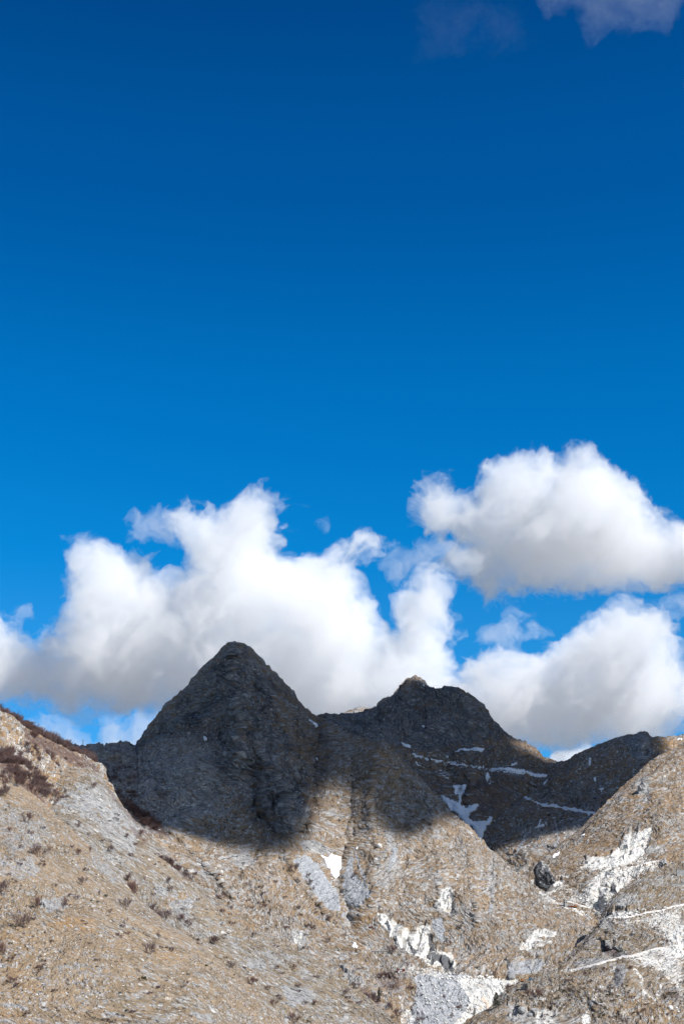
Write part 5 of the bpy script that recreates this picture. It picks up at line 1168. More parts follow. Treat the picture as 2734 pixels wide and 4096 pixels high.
fill(A_, [(0, 3300), (300, 3420), (560, 3680), (900, 3920), (1040, 4040), (700, 4090), (0, 4090)], 46, 9, 17, 'tiny low bush dotted over the near slope', 'tiny bushes of the near slope', (2,), 21, stem=False, widen=1.2)
fill(B_, [(320, 3200), (480, 3260), (800, 3580), (1160, 3820), (1480, 4040), (1150, 4050), (700, 3700), (360, 3340)], 46, 9, 17, 'tiny low bush dotted over the long knoll slope', 'tiny bushes of the knoll slope', (2,), 22, stem=False, widen=1.2)
fill(L3_, [(700, 3480), (1100, 3500), (1300, 3750), (1500, 3900), (1380, 3900), (1000, 3650)], 26, 9, 16, 'tiny low bush on the foot of the central mountain', 'tiny bushes at the mountain foot', (2,), 23, stem=False, widen=1.2)
fill(R1_, [(2150, 3960), (2300, 3900), (2430, 3900), (2600, 3990), (2700, 4080), (2150, 4080)], 30, 8, 16, 'tiny low bush on the road spur', 'tiny bushes of the road spur', (2,), 24, stem=False, widen=1.3)
# ------------------------------------------------------------------ evergreens
def leaf_cloud(R, n, fn, size):
    """n small leaf faces at points given by fn(R)"""
    V = []; Q = []
    for i in range(n):
        p, k = fn(R)
        a = Vector((R.uniform(-1, 1), R.uniform(-1, 1), R.uniform(-1, 1))).normalized()
        b = a.orthogonal().normalized(); c = a.cross(b)
        s = size * k * R.uniform(.6, 1.3)
        o = len(V)
        V += [tuple(p + b * s), tuple(p + c * s * .7), tuple(p - b * s), tuple(p - c * s * .7)]
        Q.append((o, o + 1, o + 2, o + 3))
    return np.array(V), np.array(Q)
def juniper_mesh(seed, flat):
    R = random.Random(seed)
    tufts = [(Vector((R.uniform(-.75, .75), R.uniform(-.75, .75), R.uniform(.12, .45) if flat else R.uniform(.12, .75))), R.uniform(.16, .34)) for _ in range(13)]
    def fn(R):
        c, r = R.choice(tufts)
        d = Vector((R.gauss(0, 1), R.gauss(0, 1), R.gauss(0, 1))).normalized() * r * R.uniform(.5, 1)
        p = c + d; p.z = max(p.z, .02)
        if flat: p.z *= .8
        return p, 1
    return mesh_from_arrays('juniper', *leaf_cloud(R, 1500, fn, .045), False)
JUN = [juniper_mesh(i, i % 2) for i in range(4)]
for m_ in JUN: m_.materials.append(M_juniper)
def juniper(layer, px, py, w, label, kind=0, group=None, tall=1.0):
    P, N = spot(layer, px, py); h = w * .5 * P[1] / F / CP
    o = bpy.data.objects.new('juniper', JUN[rnd.randrange(2) * 2 + kind]); COL.objects.link(o)
    o.location = P - N * .1; o.scale = (h, h, h * tall); o.rotation_euler = (0, 0, rnd.uniform(0, 6.28))
    tag(o, label, 'juniper', group)
def j4(x, y, w, label, lay=A_, **k): juniper(lay, x / 1.7422, 3396 + y / 1.7422, w / 1.7422, label, **k)
def j5(x, y, w, label, lay=B_, **k): juniper(lay, 800 + x / 1.7422, 3296 + y / 1.7422, w / 1.7422, label, **k)
def j3(x, y, w, label, lay=A_, **k): juniper(lay, x / 2.24, 2750 + y / 2.24, w / 2.24, label, **k)
def j7(x, y, w, label, lay=R1_, **k): juniper(lay, 2034 + x / 2.24, 3300 + y / 2.24, w / 2.24, label, **k)
j4(735, 330, 30, 'upright green juniper beside the slim bare tree', tall=1.6)
j4(643, 360, 22, 'small brownish juniper, left one of the two dots', tall=1.2)
j4(687, 370, 20, 'small dark juniper, right one of the two dots', tall=1.6)
j4(995, 910, 52, 'largest dark green juniper on the near slope', tall=1.3)
j4(675, 820, 26, 'round dark juniper in the middle of the near slope', tall=1.2)
j4(693, 1003, 20, 'small juniper low on the near slope, below the round one', tall=1.3)
j4(880, 1128, 32, 'brown green juniper near the bottom of the near slope', tall=1.2)
j4(1442, 812, 28, 'flat juniper near the right crest of the near slope')
j4(972, 570, 18, 'tiny flat juniper left of a tiny upright one')
j4(1008, 582, 12, 'tiny upright juniper near the crest', tall=1.6)
j4(155, 988, 16, 'small juniper at the lower left below the low wide bush', tall=1.7)
j4(70, 660, 17, 'left stump-like dark juniper of the close pair', tall=2.3)
j4(88, 658, 15, 'right stump-like dark juniper of the close pair', tall=2.2)
j4(993, 316, 16, 'little green juniper behind the biggest groove bush', B_)
j4(1097, 402, 20, 'brownish juniper on the knoll slope near the groove', B_)
j4(1150, 112, 18, 'little juniper under the scrub of the knoll crest', B_)
j5(47, 984, 26, 'flat green juniper just below the near crest', A_)
j5(357, 1152, 18, 'little green juniper under the upright bush', B_)
j5(503, 897, 18, 'round dark juniper alone on the long slope', B_, tall=1.3)
j5(752, 1378, 34, 'dark juniper at the bottom edge beside the wide bush', B_)
j5(963, 880, 22, 'dark green juniper left of the marble gully', L3_)
j5(670, 1128, 20, 'dark juniper joined to the low bush above the slabs', B_)
j3(47, 1100, 26, 'upright green juniper at the upper left edge of the near slope', tall=1.9)
j3(85, 1060, 24, 'small juniper right above the upright one')
j3(625, 1290, 20, 'tiny juniper on the crest of the near slope')
j7(485, 1480, 56, 'largest flat dark juniper on the spur below the tower', kind=1)
j7(432, 1486, 34, 'low juniper touching the largest flat one', kind=1)
j7(418, 1548, 42, 'round flat juniper below the largest flat one', kind=1)
j7(542, 1560, 32, 'small flat juniper on pale rock', kind=1)
j7(885, 1520, 54, 'broad dark juniper in the middle of the spur', kind=1)
j7(820, 1588, 44, 'slanting juniper below the broad one', kind=1)
j7(862, 1650, 30, 'upright juniper low on the spur', tall=1.8)
j7(845, 1700, 32, 'darker upright juniper under another upright one', tall=1.5)
j7(815, 1725, 30, 'lowest upright juniper above the dark hollow', tall=1.5)
j7(930, 1570, 30, 'olive juniper right of the slanting one')
j7(975, 1535, 26, 'upright olive juniper right of the broad one', tall=1.5)
j7(1285, 1272, 26, 'lone dark juniper among white streaks', tall=1.1)
j7(1055, 1435, 34, 'olive juniper right of the dark crag', kind=1)
j7(1075, 1478, 30, 'juniper on the small grassy shoulder', kind=1)
j7(162, 1602, 28, 'juniper on white rubble below the tower', tall=.9)
j7(88, 1622, 44, 'dark juniper at the left foot of the spur', kind=1)
j7(230, 1612, 26, 'little flat juniper right of the rubble one', kind=1)
j7(682, 1480, 22, 'tiny flat juniper in the middle left of the spur', kind=1)
j7(1020, 1458, 26, 'small juniper between two larger olive ones', kind=1)
j7(1120, 970, 24, 'little juniper on the brown slope above the road', kind=1)
j7(1000, 1130, 60, 'low dark shrub mat over the black crag', kind=1)
j7(870, 1040, 50, 'olive shrub mat at the top of the black crag', kind=1)
j7(1450, 1500, 90, 'dark heather mat near the right edge of the spur', kind=1, tall=.4)
j7(1250, 1560, 22, 'tiny flat juniper on the brown meadow', kind=1)

def pine_parts(seed, slim):
    R = random.Random(seed)
    segs = [((0, 0, -.05), (0.01, 0, .5), .022, .014), ((0.01, 0, .5), (0, 0.01, .98), .014, .003)]
    limbs = []
    z = .12
    while z < .95:
        for k in range(6):
            a = R.uniform(0, 6.28); L = (.34 if not slim else .16) * (1 - z) ** .7 * R.uniform(.7, 1.15) + .03
            p1 = (math.cos(a) * L, math.sin(a) * L, z - .02 + R.uniform(-.02, .05))
            segs.append(((0, 0, z), p1, .006, .002)); limbs.append((Vector((0, 0, z)), Vector(p1)))
        z += .045
    def fn(R):
        a, b = R.choice(limbs); t = R.uniform(.2, 1.08)
        p = a.lerp(b, t) + Vector((R.gauss(0, .016), R.gauss(0, .016), R.gauss(0, .012) - .008))
        return p, 1
    return tube_net(segs, 5), leaf_cloud(R, 5200, fn, .014)
def pine(layer, px, py, h_, label, seed, slim=False):
    P, N = spot(layer, px, py); h = h_ * P[1] / F / CP
    e = bpy.data.objects.new('pine_tree', None); COL.objects.link(e); e.location = P; e.scale = (h, h, h)
    (tv, tq), (lv, lq) = pine_parts(seed, slim)
    link('trunk', mesh_from_arrays('trunk', tv, tq, False), M_bark, e)
    link('crown', mesh_from_arrays('crown', lv, lq, False), M_pine, e)
    tag(e, label, 'pine tree')
pine(R1_, 1500 + 945 / 1.96, 3400 + 1225 / 1.96, 104 / 1.96, 'tall dark green pine beside the white gravel track', 5)
pine(L3_, 1500 + 778 / 1.96, 3400 + 1286 / 1.96, 48 / 1.96, 'small dark green pine on the rubble left of the track', 6)
pine(L3_, 800 + 1243 / 1.7422, 3296 + 1236 / 1.7422, 78 / 1.7422, 'slim dark cypress-like pine at the slope end near the rubble', 7, True)

# ------------------------------------------------------------------ rocks
def marble_mat(name, pale, dark_, amount, px_m=1.2):
    m, t, b = NM(name); g = G(t)
    pos = g.n('ShaderNodeNewGeometry').outputs['Position']
    st = g.noise(g.mapv(pos, scale=(1, 1, .25)), 1 / (px_m * 5), 5, .7, .5)
    c = g.mix(g.step(st, amount, amount + .12), pale, dark_)
    c = g.mix(g.step(g.noise(pos, 1 / (px_m * 2), 4, .7), .5, .7, 0, .5), c, tuple(x * .5 for x in pale))
    t.links.new(c, b.inputs['Base Color'])
    bp = g.n('ShaderNodeBump'); bp.inputs['Strength'].default_value = .8; bp.inputs['Distance'].default_value = px_m
    t.links.new(g.noise(pos, 1 / (px_m * 3), 5, .7), bp.inputs['Height']); t.links.new(bp.outputs[0], b.inputs['Normal'])
    return m
M_darkmarble = marble_mat('weathered_marble', (.40, .39, .38), (.06, .065, .075), .40)
M_white = marble_mat('white_marble', (.74, .72, .69), (.40, .39, .37), .58, .8)
M_grey = marble_mat('grey_rock', (.34, .34, .34), (.15, .15, .16), .55, .8)
def rock(name, label, poly, Y0, depth, seed, mat, vox=1.6, amp=.5, R=22, cat='rock'):
    s = Y0 / F / CP; P = np.array(poly, float); m = 14
    w = pix_to_world(np.array([P[:, 0].min() - m, P[:, 0].max() + m]), np.array([P[:, 1].max() + m, P[:, 1].min() - m]), Y0)
    Dm = (depth + m) * s
    lo = np.array([w[0, 0], Y0 - Dm, w[0, 2]]); hi = np.array([w[1, 0], Y0 + Dm, w[1, 2]]); step = vox * s
    sh = tuple(np.ceil((hi - lo) / step).astype(int) + 3)
    ax = [lo[k] + step * np.arange(sh[k]) for k in range(3)]
    X, Z = np.meshgrid(ax[0], ax[2], indexing='ij')
    u, v = world_to_pix(np.stack([X, np.full_like(X, Y0), Z], -1))
    sd = poly_sdf(u, v, poly)
    q = np.clip(sd / R, -1, 1); H = np.where(q > 0, np.sqrt(np.clip(1 - (1 - q) ** 2, 0, 1)) * depth / R, 2 * q)
    y = np.abs(ax[1] - Y0) / s / R
    f = np.minimum(sd[:, None] / R, (H[:, None, :] - y[None, :, None]) * .6)
    rs = np.random.RandomState(seed)
    f = f + amp * (.30 * lattice_noise(sh, 14 / vox, rs) + .22 * (.5 - np.abs(lattice_noise(sh, 7 / vox, rs))) + .14 * lattice_noise(sh, 3.5 / vox, rs))
    V, Q = surface_net(f.astype(np.float32), lo, step)
    c = V.mean(0); o = link(name, mesh_from_arrays(name, V - c, Q, False), mat); o.location = c
    return tag(o, label, cat)
Yp = spot('right_slope', 2185, 3562)[0][1]
rock('rock_pillar', 'dark jagged rock pillar standing in the saddle beside the white quarry',
     Z7((232, 580), (230, 430), (238, 360), (262, 335), (290, 318), (306, 326), (300, 352), (332, 348), (355, 380), (378, 430), (415, 492), (412, 525), (372, 545), (340, 600), (290, 590)), Yp, 34, 3, M_darkmarble)
rock('rock_outcrop', 'bright white rounded rock right at the foot of the dark pillar', Z7((345, 600), (345, 545), (380, 512), (420, 505), (470, 505), (482, 530), (460, 565), (400, 600)), Yp + 3, 22, 4, M_white, amp=.4)
rock('rock_outcrop', 'dark notched rock block at the top right of the upper quarry', Z7((1345, 385), (1348, 325), (1372, 318), (1390, 300), (1415, 335), (1420, 375), (1380, 388)), spot(R1_, 2034 + 1385 / 2.24, 3300 + 392 / 2.24)[0][1] + 20, 14, 5, M_grey)

M_lime = marble_mat('pale_limestone', (.60, .58, .55), (.20, .195, .19), .55, .8)
def outcrop(poly, layer, at, depth, seed, label, mat=None, amp=.9):
    c_ = np.mean(np.array(poly), 0); y = spot(layer, c_[0], c_[1])[0][1] + 1.0
    rock('rock_outcrop', label, poly, y + 1, depth, seed, mat or M_lime, vox=1.3, amp=amp, R=9)
outcrop(Z3((315, 840), (322, 765), (345, 745), (372, 740), (382, 765), (412, 790), (415, 830), (395, 862), (350, 870)), 'wooded_slope', Z3((365, 850))[0], 12, 31, 'brightest white outcrop at the lower end of the wooded slope')
outcrop(Z3((550, 700), (552, 655), (565, 638), (590, 650), (612, 655), (625, 690), (600, 705)), 'wooded_slope', Z3((590, 700))[0], 9, 32, 'pale outcrop under the wood, near the top of the knoll')
outcrop(Z3((50, 345), (58, 275), (78, 262), (108, 285), (105, 330), (85, 350)), 'wooded_slope', Z3((78, 345))[0], 9, 33, 'white outcrop at the skyline of the upper left slope')
outcrop(Z3((112, 330), (116, 285), (128, 278), (142, 290), (148, 320), (135, 335)), 'wooded_slope', Z3((130, 330))[0], 7, 34, 'smaller white outcrop right of the skyline one')
outcrop(Z3((395, 640), (400, 575), (412, 565), (430, 590), (425, 640)), 'wooded_slope', Z3((410, 635))[0], 7, 35, 'upright pale outcrop in the middle of the wooded slope')
outcrop(Z3((425, 665), (432, 608), (448, 605), (455, 640), (450, 680)), 'wooded_slope', Z3((440, 670))[0], 7, 36, 'narrow pale outcrop right of the upright one')
outcrop(Z3((38, 408), (42, 388), (60, 385), (66, 400), (55, 412)), 'wooded_slope', Z3((52, 405))[0], 6, 37, 'small white block on the orange grass near the left edge')
outcrop(Z4((265, 440), (270, 385), (300, 350), (330, 370), (372, 395), (370, 425), (330, 445)), 'near_slope', Z4((320, 440))[0], 14, 38, 'grey jagged outcrop between two bushes on the near slope', M_grey)
outcrop(Z4((745, 1165), (750, 1140), (790, 1132), (808, 1150), (795, 1168)), 'near_slope', Z4((780, 1165))[0], 8, 39, 'low grey outcrop near the bottom of the near slope', M_grey)
outcrop(Z2((1375, 715), (1380, 660), (1395, 640), (1415, 650), (1420, 700), (1410, 725)), 'right_slope', Z2((1398, 722))[0], 12, 40, 'ribbed grey outcrop near the crest of the right slope', M_grey)
outcrop(Z7((835, 670), (838, 620), (855, 605), (875, 612), (890, 640), (915, 655), (900, 680), (860, 690)), 'right_slope', Z7((870, 680))[0], 10, 41, 'cracked white block in the middle of the quarry spill')

def boulder_mesh(seed):
    R = np.random.RandomState(seed)
    n = 26; th = np.arccos(1 - 2 * (np.arange(n) + .5) / n); ph = np.pi * (1 + 5 ** .5) * np.arange(n)
    V = np.stack([np.cos(ph) * np.sin(th), np.sin(ph) * np.sin(th), np.cos(th)], -1)
    V = V * (0.75 + .4 * R.rand(n, 1)) * np.array([1, .8, .7]); V = np.sign(V) * np.abs(V) ** .8
    import bmesh
    bm = bmesh.new()
    for v in V: bm.verts.new(v)
    r = bmesh.ops.convex_hull(bm, input=bm.verts)
    bmesh.ops.delete(bm, geom=[e for e in r['geom_interior'] if isinstance(e, bmesh.types.BMVert)], context='VERTS')
    bmesh.ops.bevel(bm, geom=bm.edges[:], offset=.06, segments=1, affect='EDGES')
    me = bpy.data.meshes.new('boulder'); bm.to_mesh(me); bm.free(); return me
BOUL = [boulder_mesh(i) for i in range(10)]
for k_, m_ in enumerate(BOUL): m_.materials.append(M_white if k_ < 7 else M_grey)
def boulder(layer, px, py, w, label, group=None, grey=False, name='boulder'):
    P, N = spot(layer, px, py); h = w * .5 * P[1] / F / CP
    o = bpy.data.objects.new(name, BOUL[7 + rnd.randrange(3)] if grey else BOUL[rnd.randrange(7)]); COL.objects.link(o)
    o.location = P + N * h * .25; o.scale = (h, h, h * rnd.uniform(.8, 1.15)); o.rotation_euler = (rnd.uniform(-.4, .4), rnd.uniform(-.4, .4), rnd.uniform(0, 6.28))
    tag(o, label, 'boulder', group)
def x6(x, y): return 1500 + x / 1.96, 3400 + y / 1.96
R_ = random.Random(21)
for k in range(44):      # the row of blocks on the rim
    t_ = R_.random(); boulder(L3_, *x6(490 + 420 * t_, 1003 - 18 * R_.random() + 4 * math.sin(t_ * 9)), R_.uniform(5, 12), 'white marble block in the row along the rim of the gravel bowl', 'marble blocks along the rim')
boulder(L3_, *x6(822, 992), 15, 'largest squared white block near the right end of the rim row')
boulder(L3_, *x6(866, 980), 11, 'pale greenish white block just behind the rim row')
boulder(L3_, *x6(1062, 990), 34, 'big rounded grey boulder where the rim meets the road', grey=True)
for k in range(150):
    x, y = R_.uniform(320, 740), R_.uniform(1010, 1345)
    px, py = x6(x, y)
    if poly_sdf(np.array([px]), np.array([py]), [(1650, 3912), (1840, 3912), (1850, 3960), (1895, 4020), (1850, 4090), (1650, 4090)])[0] < 0: continue
    boulder(L3_, px, py, R_.choice((4, 4.5, 5, 6, 8, 10)), 'pale block lying in the grey rubble field', 'blocks of the rubble field', grey=R_.random() < .3)
for k in range(44):
    x, y = R_.uniform(940, 1420), R_.uniform(770, 835)
    boulder(R1_, 2034 + x / 2.24, 3300 + (y - (x - 940) * .1) / 2.24, R_.uniform(4, 10), 'pale block on the bank above the upper road', 'blocks on the bank of the upper road')
for k in range(60):
    x, y = R_.uniform(640, 1330), R_.uniform(400, 720)
    px, py = 2034 + x / 2.24, 3300 + y / 2.24
    if poly_sdf(np.array([px]), np.array([py]), QG)[0] < 0: continue
    boulder('right_slope', px, py, R_.uniform(4, 9), 'white block lying in the quarry spill', 'blocks of the quarry spill', grey=R_.random() < .3)
boulder(R1_, 2034 + 1448 / 2.24, 3300 + 1640 / 2.24, 24, 'lone white boulder on the brown meadow at the lower right')
boulder(R1_, 2034 + 1498 / 2.24, 3300 + 1636 / 2.24, 11, 'small boulder right of the lone white one')
boulder(R1_, 2034 + 1515 / 2.24, 3300 + 1668 / 2.24, 11, 'small boulder below and right of the lone white one')
boulder(R1_, 2034 + 120 / 2.24, 3300 + 1665 / 2.24, 30, 'big greenish grey boulder at the left foot of the spur', grey=True)
boulder(R1_, 2034 + 185 / 2.24, 3300 + 1700 / 2.24, 22, 'grey boulder right below the big greenish one', grey=True)
boulder(L3_, 800 + 1430 * 0 + (1000 / 1.4) - 1 - 0, 3120 + 370 / 1.4, 24, 'large pale boulder on the slope below the shaded rock wall')
boulder(L3_, 895 / 1.4, 3120 + 280 / 1.4, 10, 'small pale boulder above left of the large pale one')

# ------------------------------------------------------------------ huts, towers, metal boxes, poles
import bmesh
def box(bm, x0, x1, y0, y1, z0, z1, skew=0.0):
    v = [bm.verts.new((x + (z1 and z * 0), y, z)) for x in (x0, x1) for y in (y0, y1) for z in (z0, z1)]
    for f_ in ((0, 1, 3, 2), (4, 6, 7, 5), (0, 4, 5, 1), (2, 3, 7, 6), (0, 2, 6, 4), (1, 5, 7, 3)):
        bm.faces.new([v[i] for i in f_])
def part(name, boxes, mat, parent, bevel=0.0):
    bm = bmesh.new()
    for b_ in boxes: box(bm, *b_)
    bmesh.ops.recalc_face_normals(bm, faces=bm.faces)
    if bevel: bmesh.ops.bevel(bm, geom=bm.edges[:], offset=bevel, segments=1, affect='EDGES')
    me = bpy.data.meshes.new(name); bm.to_mesh(me); bm.free()
    return link(name, me, mat, parent)
def base(name, label, cat, layer, px, py, rz=0.0, dz=0.0):
    P, N = spot(layer, px, py)
    e = bpy.data.objects.new(name, None); COL.objects.link(e); e.location = P + Vector((0, 0, dz)); e.rotation_euler = (0, 0, rz)
    tag(e, label, cat); return e, P[1] / F / CP
M_stone = marble_mat('stone_masonry', (.36, .34, .31), (.20, .19, .18), .52, .35)
M_plaster = M_flat('old_plaster', (.42, .37, .31), (.30, .26, .22), .6)
M_dark = M_flat('dark_opening', (.02, .02, .022), (.015, .015, .015), 1)
M_slate = M_flat('roof_slabs', (.33, .32, .30), (.22, .21, .20), .8)
M_rust = M_flat('rusty_metal', (.24, .075, .04), (.13, .05, .03), .8, .6)
M_orange = M_flat('orange_paint', (.45, .16, .03), (.30, .11, .03), .8, .5)
M_blue = M_flat('blue_paint', (.03, .16, .33), (.02, .10, .22), .8, .5)
M_red = M_flat('red_metal', (.22, .05, .045), (.14, .035, .03), .8, .6)
M_palepaint = M_flat('pale_paint', (.55, .56, .58), (.45, .45, .46), .8, .5)
M_wood = M_flat('weathered_wood', (.14, .10, .075), (.09, .07, .055), 1.5)
M_conc = M_flat('concrete', (.36, .36, .35), (.25, .25, .25), .4)

# stone loading house and tower beside the road
e, s = base('stone_house', 'grey roofless-looking stone house left of the plastered tower by the road', 'house', R1_, *(2034 + 137 / 2.24, 3300 + 1468 / 2.24), rz=-.25, dz=-1.5)
w = 27 * s; h = 31 * s
part('wall', [(-w / 2, w / 2, -2.2, 2.2, -2, h * .86)], M_stone, e)
part('roof', [(-w / 2 - .3, w / 2 + .3, -2.5, 2.5, h * .86 + .003, h * .86 + .35)], M_slate, e)
part('window', [(w * .10, w * .24, -2.26, -2.15, h * .5, h * .66)], M_dark, e)
part('door', [(-w * .42, -w * .22, -2.26, -2.15, -1.2, h * .3)], M_dark, e)
e, s = base('stone_tower', 'tan plastered square tower attached to the right of the grey stone house', 'tower', R1_, *(2034 + 181 / 2.24, 3300 + 1462 / 2.24), rz=-.25, dz=-1.5)
w = 13 * s; h = 36 * s
part('wall', [(-w / 2, w / 2, -w / 2, w / 2, -2, h)], M_plaster, e)
part('roof', [(-w / 2 - .2, w / 2 + .2, -w / 2 - .2, w / 2 + .2, h + .003, h + .3)], M_slate, e)
part('window', [(-w * .15, w * .15, -w / 2 - .05, -w / 2 + .1, h * .72, h * .82)], M_dark, e)
e, s = base('container', 'blue metal container on the road behind the plastered tower', 'container', R1_, *(2034 + 187 / 2.24, 3300 + 1384 / 2.24), rz=.1)
part('body', [(-5 * s, 5 * s, -1.2, 1.2, 0.2, 8 * s)], M_blue, e, .06)
part('rib', [(-5 * s + k * s * 1.25 - .04, -5 * s + k * s * 1.25 + .04, -1.26, -1.19, .35, 7.6 * s) for k in range(1, 8)], M_blue, e)
# upper tower and rusty tanks
e, s = base('concrete_tower', 'narrow concrete tower on the white terrace below the rock pillar', 'tower', L3_, *(2034 + 507 / 2.24, 3300 + 722 / 2.24), rz=.3, dz=-1)
w = 11 * s; h = 26 * s
part('wall', [(-w / 2, w / 2, -w / 2, w / 2, -2, h)], M_conc, e); part('roof', [(-w / 2 - .3, w / 2 + .3, -w / 2 - .3, w / 2 + .3, h + .003, h + .4)], M_slate, e)
part('window', [(-w * .2, w * .2, -w / 2 - .05, -w / 2 + .1, h * .6, h * .75)], M_dark, e)
for k, (x, lab, mm) in enumerate(((535, 'left rusty red tank beside the concrete tower', M_rust), (552, 'middle rusty red tank beside the concrete tower', M_rust), (571, 'right rusty tank, next to the orange machine', M_rust))):
    e, s = base('metal_tank', lab, 'tank', L3_, 2034 + x / 2.24, 3300 + 730 / 2.24)
    part('body', [(-3.8 * s, 3.8 * s, -1.1, 1.1, .3, 6 * s)], mm, e, .25); part('foot', [(-3 * s, -2.4 * s, -1, 1, -.6, .3), (2.4 * s, 3 * s, -1, 1, -.6, .3)], M_dark, e)
e, s = base('excavator', 'small orange excavator at the right end of the rusty tanks', 'excavator', L3_, 2034 + 592 / 2.24, 3300 + 732 / 2.24)
part('body', [(-1.4, 1.4, -1, 1, .9, 2.0)], M_orange, e, .1); part('track', [(-1.7, 1.7, -1.3, -.8, 0, .85), (-1.7, 1.7, .8, 1.3, 0, .85)], M_dark, e, .1)
part('cabin', [(-1.2, -.1, -.9, .1, 2.003, 3.0)], M_dark, e, .05); part('arm', [(.4, .8, -.2, .2, 2.003, 3.6), (.8, 2.8, -.15, .15, 3.2, 3.6), (2.5, 2.9, -.3, .3, 1.6, 3.19)], M_orange, e)
e, s = base('excavator', 'tiny orange digger on the road left of the blue container', 'excavator', R1_, 2034 + 120 / 2.24, 3300 + 1402 / 2.24)
part('body', [(-1.2, 1.2, -.9, .9, .8, 1.8)], M_orange, e, .1); part('track', [(-1.4, 1.4, -1.1, -.7, 0, .75), (-1.4, 1.4, .7, 1.1, 0, .75)], M_dark, e, .1); part('cabin', [(-1, 0, -.7, .3, 1.803, 2.8)], M_dark, e, .05); part('arm', [(.3, .7, -.2, .2, 1.803, 3.0), (.7, 2.2, -.15, .15, 2.7, 3.0)], M_orange, e)
# huts and ruins
e, s = base('stone_ruin', 'long low ruined stone building on the grassy terrace above the rock pillar', 'ruin', 'right_slope', 2034 + 405 / 2.24, 3300 + 322 / 2.24, rz=.05, dz=-.5)
w = 40 * s
part('wall', [(-w / 2, -w * .22, -2, 2, -1, 7 * s), (-w * .22, w * .5, -2, 2, -1, 9.5 * s)], M_stone, e); part('window', [(-w * .38, -w * .30, -2.06, -1.9, 2 * s, 5 * s), (w * .1, w * .2, -2.06, -1.9, 2 * s, 5 * s)], M_dark, e)
part('roof', [(-w * .20, w * .52, -2.3, 2.3, 9.5 * s + .003, 10.5 * s)], M_slate, e)
e, s = base('stone_hut', 'tiny stone hut with a dark doorway above the rim of the gravel bowl', 'hut', L3_, *x6(806, 922), rz=-.2, dz=-.4)
part('wall', [(-9 * s, 9 * s, -2, 2, -1, 7 * s)], M_stone, e); part('roof', [(-10 * s, 10 * s, -2.4, 2.4, 7 * s + .003, 8 * s)], M_slate, e); part('door', [(-5 * s, -1.5 * s, -2.06, -1.9, -.5, 5 * s)], M_dark, e)
for x, w_, lab in ((1220, 13, 'left stone ruin of the pair below the small snow gully'), (1268, 17, 'right stone ruin of the pair, with a slab roof')):
    e, s = base('stone_ruin', lab, 'ruin', L3_, 800 + x / 1.7422, 3296 + 895 / 1.7422, rz=.1, dz=-.4)
    part('wall', [(-w_ * s, w_ * s, -2, 2, -1, 8 * s)], M_stone, e); part('door', [(-3 * s, 1 * s, -2.06, -1.9, -.5, 5 * s)], M_dark, e); part('roof', [(-w_ * s * .9, w_ * s * 1.05, -2.3, 2.3, 8 * s + .003, 9 * s)], M_slate, e)
e, s = base('metal_shed', 'red metal shed with pale door panels left of the rubble field', 'shed', L3_, 800 + 1400 / 1.7422, 3296 + 1023 / 1.7422, rz=.05)
part('wall', [(-14 * s, 14 * s, -1.3, 1.3, 0, 7.5 * s)], M_red, e); part('roof', [(-14.6 * s, 14.6 * s, -1.6, 1.6, 7.5 * s + .003, 8.2 * s)], M_red, e)
part('door', [(-9 * s, -6.5 * s, -1.36, -1.25, .1, 6 * s)], M_palepaint, e); part('door', [(-5 * s, 3 * s, -1.36, -1.25, .1, 6 * s)], M_palepaint, e)
for (lay, x, y, w_, h_, lab) in ((L3_, 1480, 3709, 6, 3.2, 'long rust red metal box on the brown slope left of the marble cliff'), (L3_, 1491.5, 3715, 2.6, 4.5, 'small upright rust red box right of the long one'), (B_, 1072, 4014, 6.5, 4, 'rusty metal box among bushes on the long slope')):
    e, s = base('metal_box', lab, 'metal box', lay, x, y, rz=.2)
    part('body', [(-w_ * s, w_ * s, -.8, .8, 0, h_ * s)], M_rust, e, .05); part('lid', [(-w_ * s - .05, w_ * s + .05, -.85, .85, h_ * s + .003, h_ * s + .15)], M_rust, e)
for (x, y, w_, h_, rz, lab) in ((1510, 530, 27, 7, .05, 'long low concrete retaining wall at the right edge'), (1545, 440, 16, 22, .1, 'tall grey concrete wall at the right edge above the long low one')):
    e, s = base('concrete_wall', lab, 'wall', R1_, 2034 + x / 2.24, 3300 + y / 2.24, rz=rz, dz=-1)
    part('wall', [(-w_ * s, w_ * s, -.6, .6, -1, h_ * s)], M_conc, e); part('coping', [(-w_ * s - .1, w_ * s + .1, -.8, .8, h_ * s + .003, h_ * s + .4)], M_slate, e)

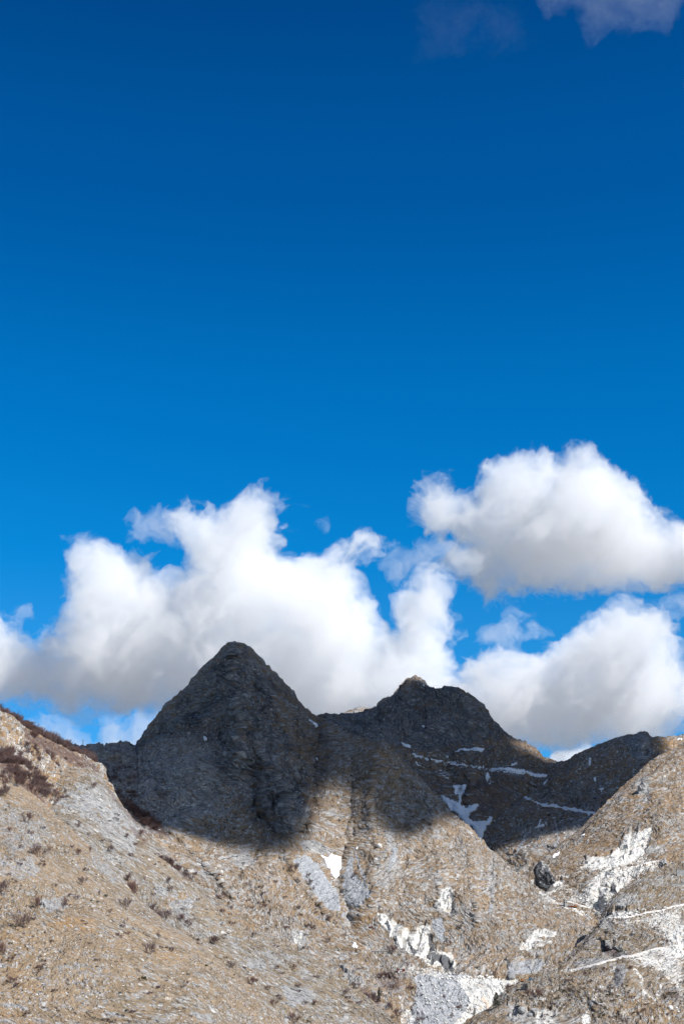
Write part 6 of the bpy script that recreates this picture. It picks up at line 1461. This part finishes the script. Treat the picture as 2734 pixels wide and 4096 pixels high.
def pole(layer, px, py, h_, label, lattice=False, arm=True):
    P, N = spot(layer, px, py); s = P[1] / F / CP; h = h_ * s
    e = bpy.data.objects.new('lattice_pylon' if lattice else 'utility_pole', None); COL.objects.link(e); e.location = P - Vector((0, 0, .4))
    if lattice:
        seg = []
        for sx in (-1, 1):
            for sy in (-1, 1): seg.append(((sx * .75, sy * .75, 0), (sx * .22, sy * .22, h), .09, .07))
        for k in range(8):
            z0, z1 = h * k / 8, h * (k + 1) / 8; a0, a1 = .75 - .53 * k / 8, .75 - .53 * (k + 1) / 8
            for sx in (-1, 1): seg += [((sx * a0, -a0, z0), (-sx * a1, -a1, z1), .05, .05), ((sx * a0, a0, z0), (sx * a1, -a1, z1), .05, .05)]
        link('tower', mesh_from_arrays('tower', *tube_net(seg, 4), False), M_conc, e)
        link('crossarm', mesh_from_arrays('crossarm', *tube_net([((-1.3, 0, h * .93), (1.3, 0, h * .93), .09, .09), ((-.8, 0, h), (.8, 0, h), .08, .08)], 4), False), M_conc, e)
    else:
        link('post', mesh_from_arrays('post', *tube_net([((0, 0, 0), (0, 0, h), .17, .11)], 6), False), M_wood, e)
        if arm: link('crossarm', mesh_from_arrays('crossarm', *tube_net([((-.7, 0, h * .95), (.7, 0, h * .95), .07, .07)], 4), False), M_wood, e)
    tag(e, label, 'pylon' if lattice else 'utility pole')
pole(L3_, 334, 2986, 29, 'lattice pylon standing on the skyline of the left rock wall', True)
def p5(x, y, h, label, lay=L3_): pole(lay, 800 + x / 1.7422, 3296 + y / 1.7422, h / 1.7422, label)
p5(852, 968, 78, 'upper left pole rising above the end of the long slope')
p5(968, 1062, 108, 'tall pole farther down the end of the long slope', B_)
p5(1358, 1040, 56, 'short pole beside the red metal shed')
p5(1210, 1392, 92, 'pole at the bottom edge on the end of the long slope', B_)
p5(1472, 1332, 44, 'rusty short pole at the left foot of the rubble field')
def p7(x, y, h, label, lay=R1_): pole(lay, 2034 + x / 2.24, 3300 + y / 2.24, h / 2.24, label)
p7(115, 1635, 108, 'rusty pole on the spur below the stone house')
p7(937, 1092, 155, 'tall thin pole above the black crag')
p7(1385, 572, 74, 'grey pole on the upper right hillside')
p7(1185, 1600, 130, 'thin dark pole on the brown meadow')
pole(L3_, 1215 / 1.7422, 3396 + 58 / 1.7422, 40, 'thin pole behind the scrub of the knoll crest')
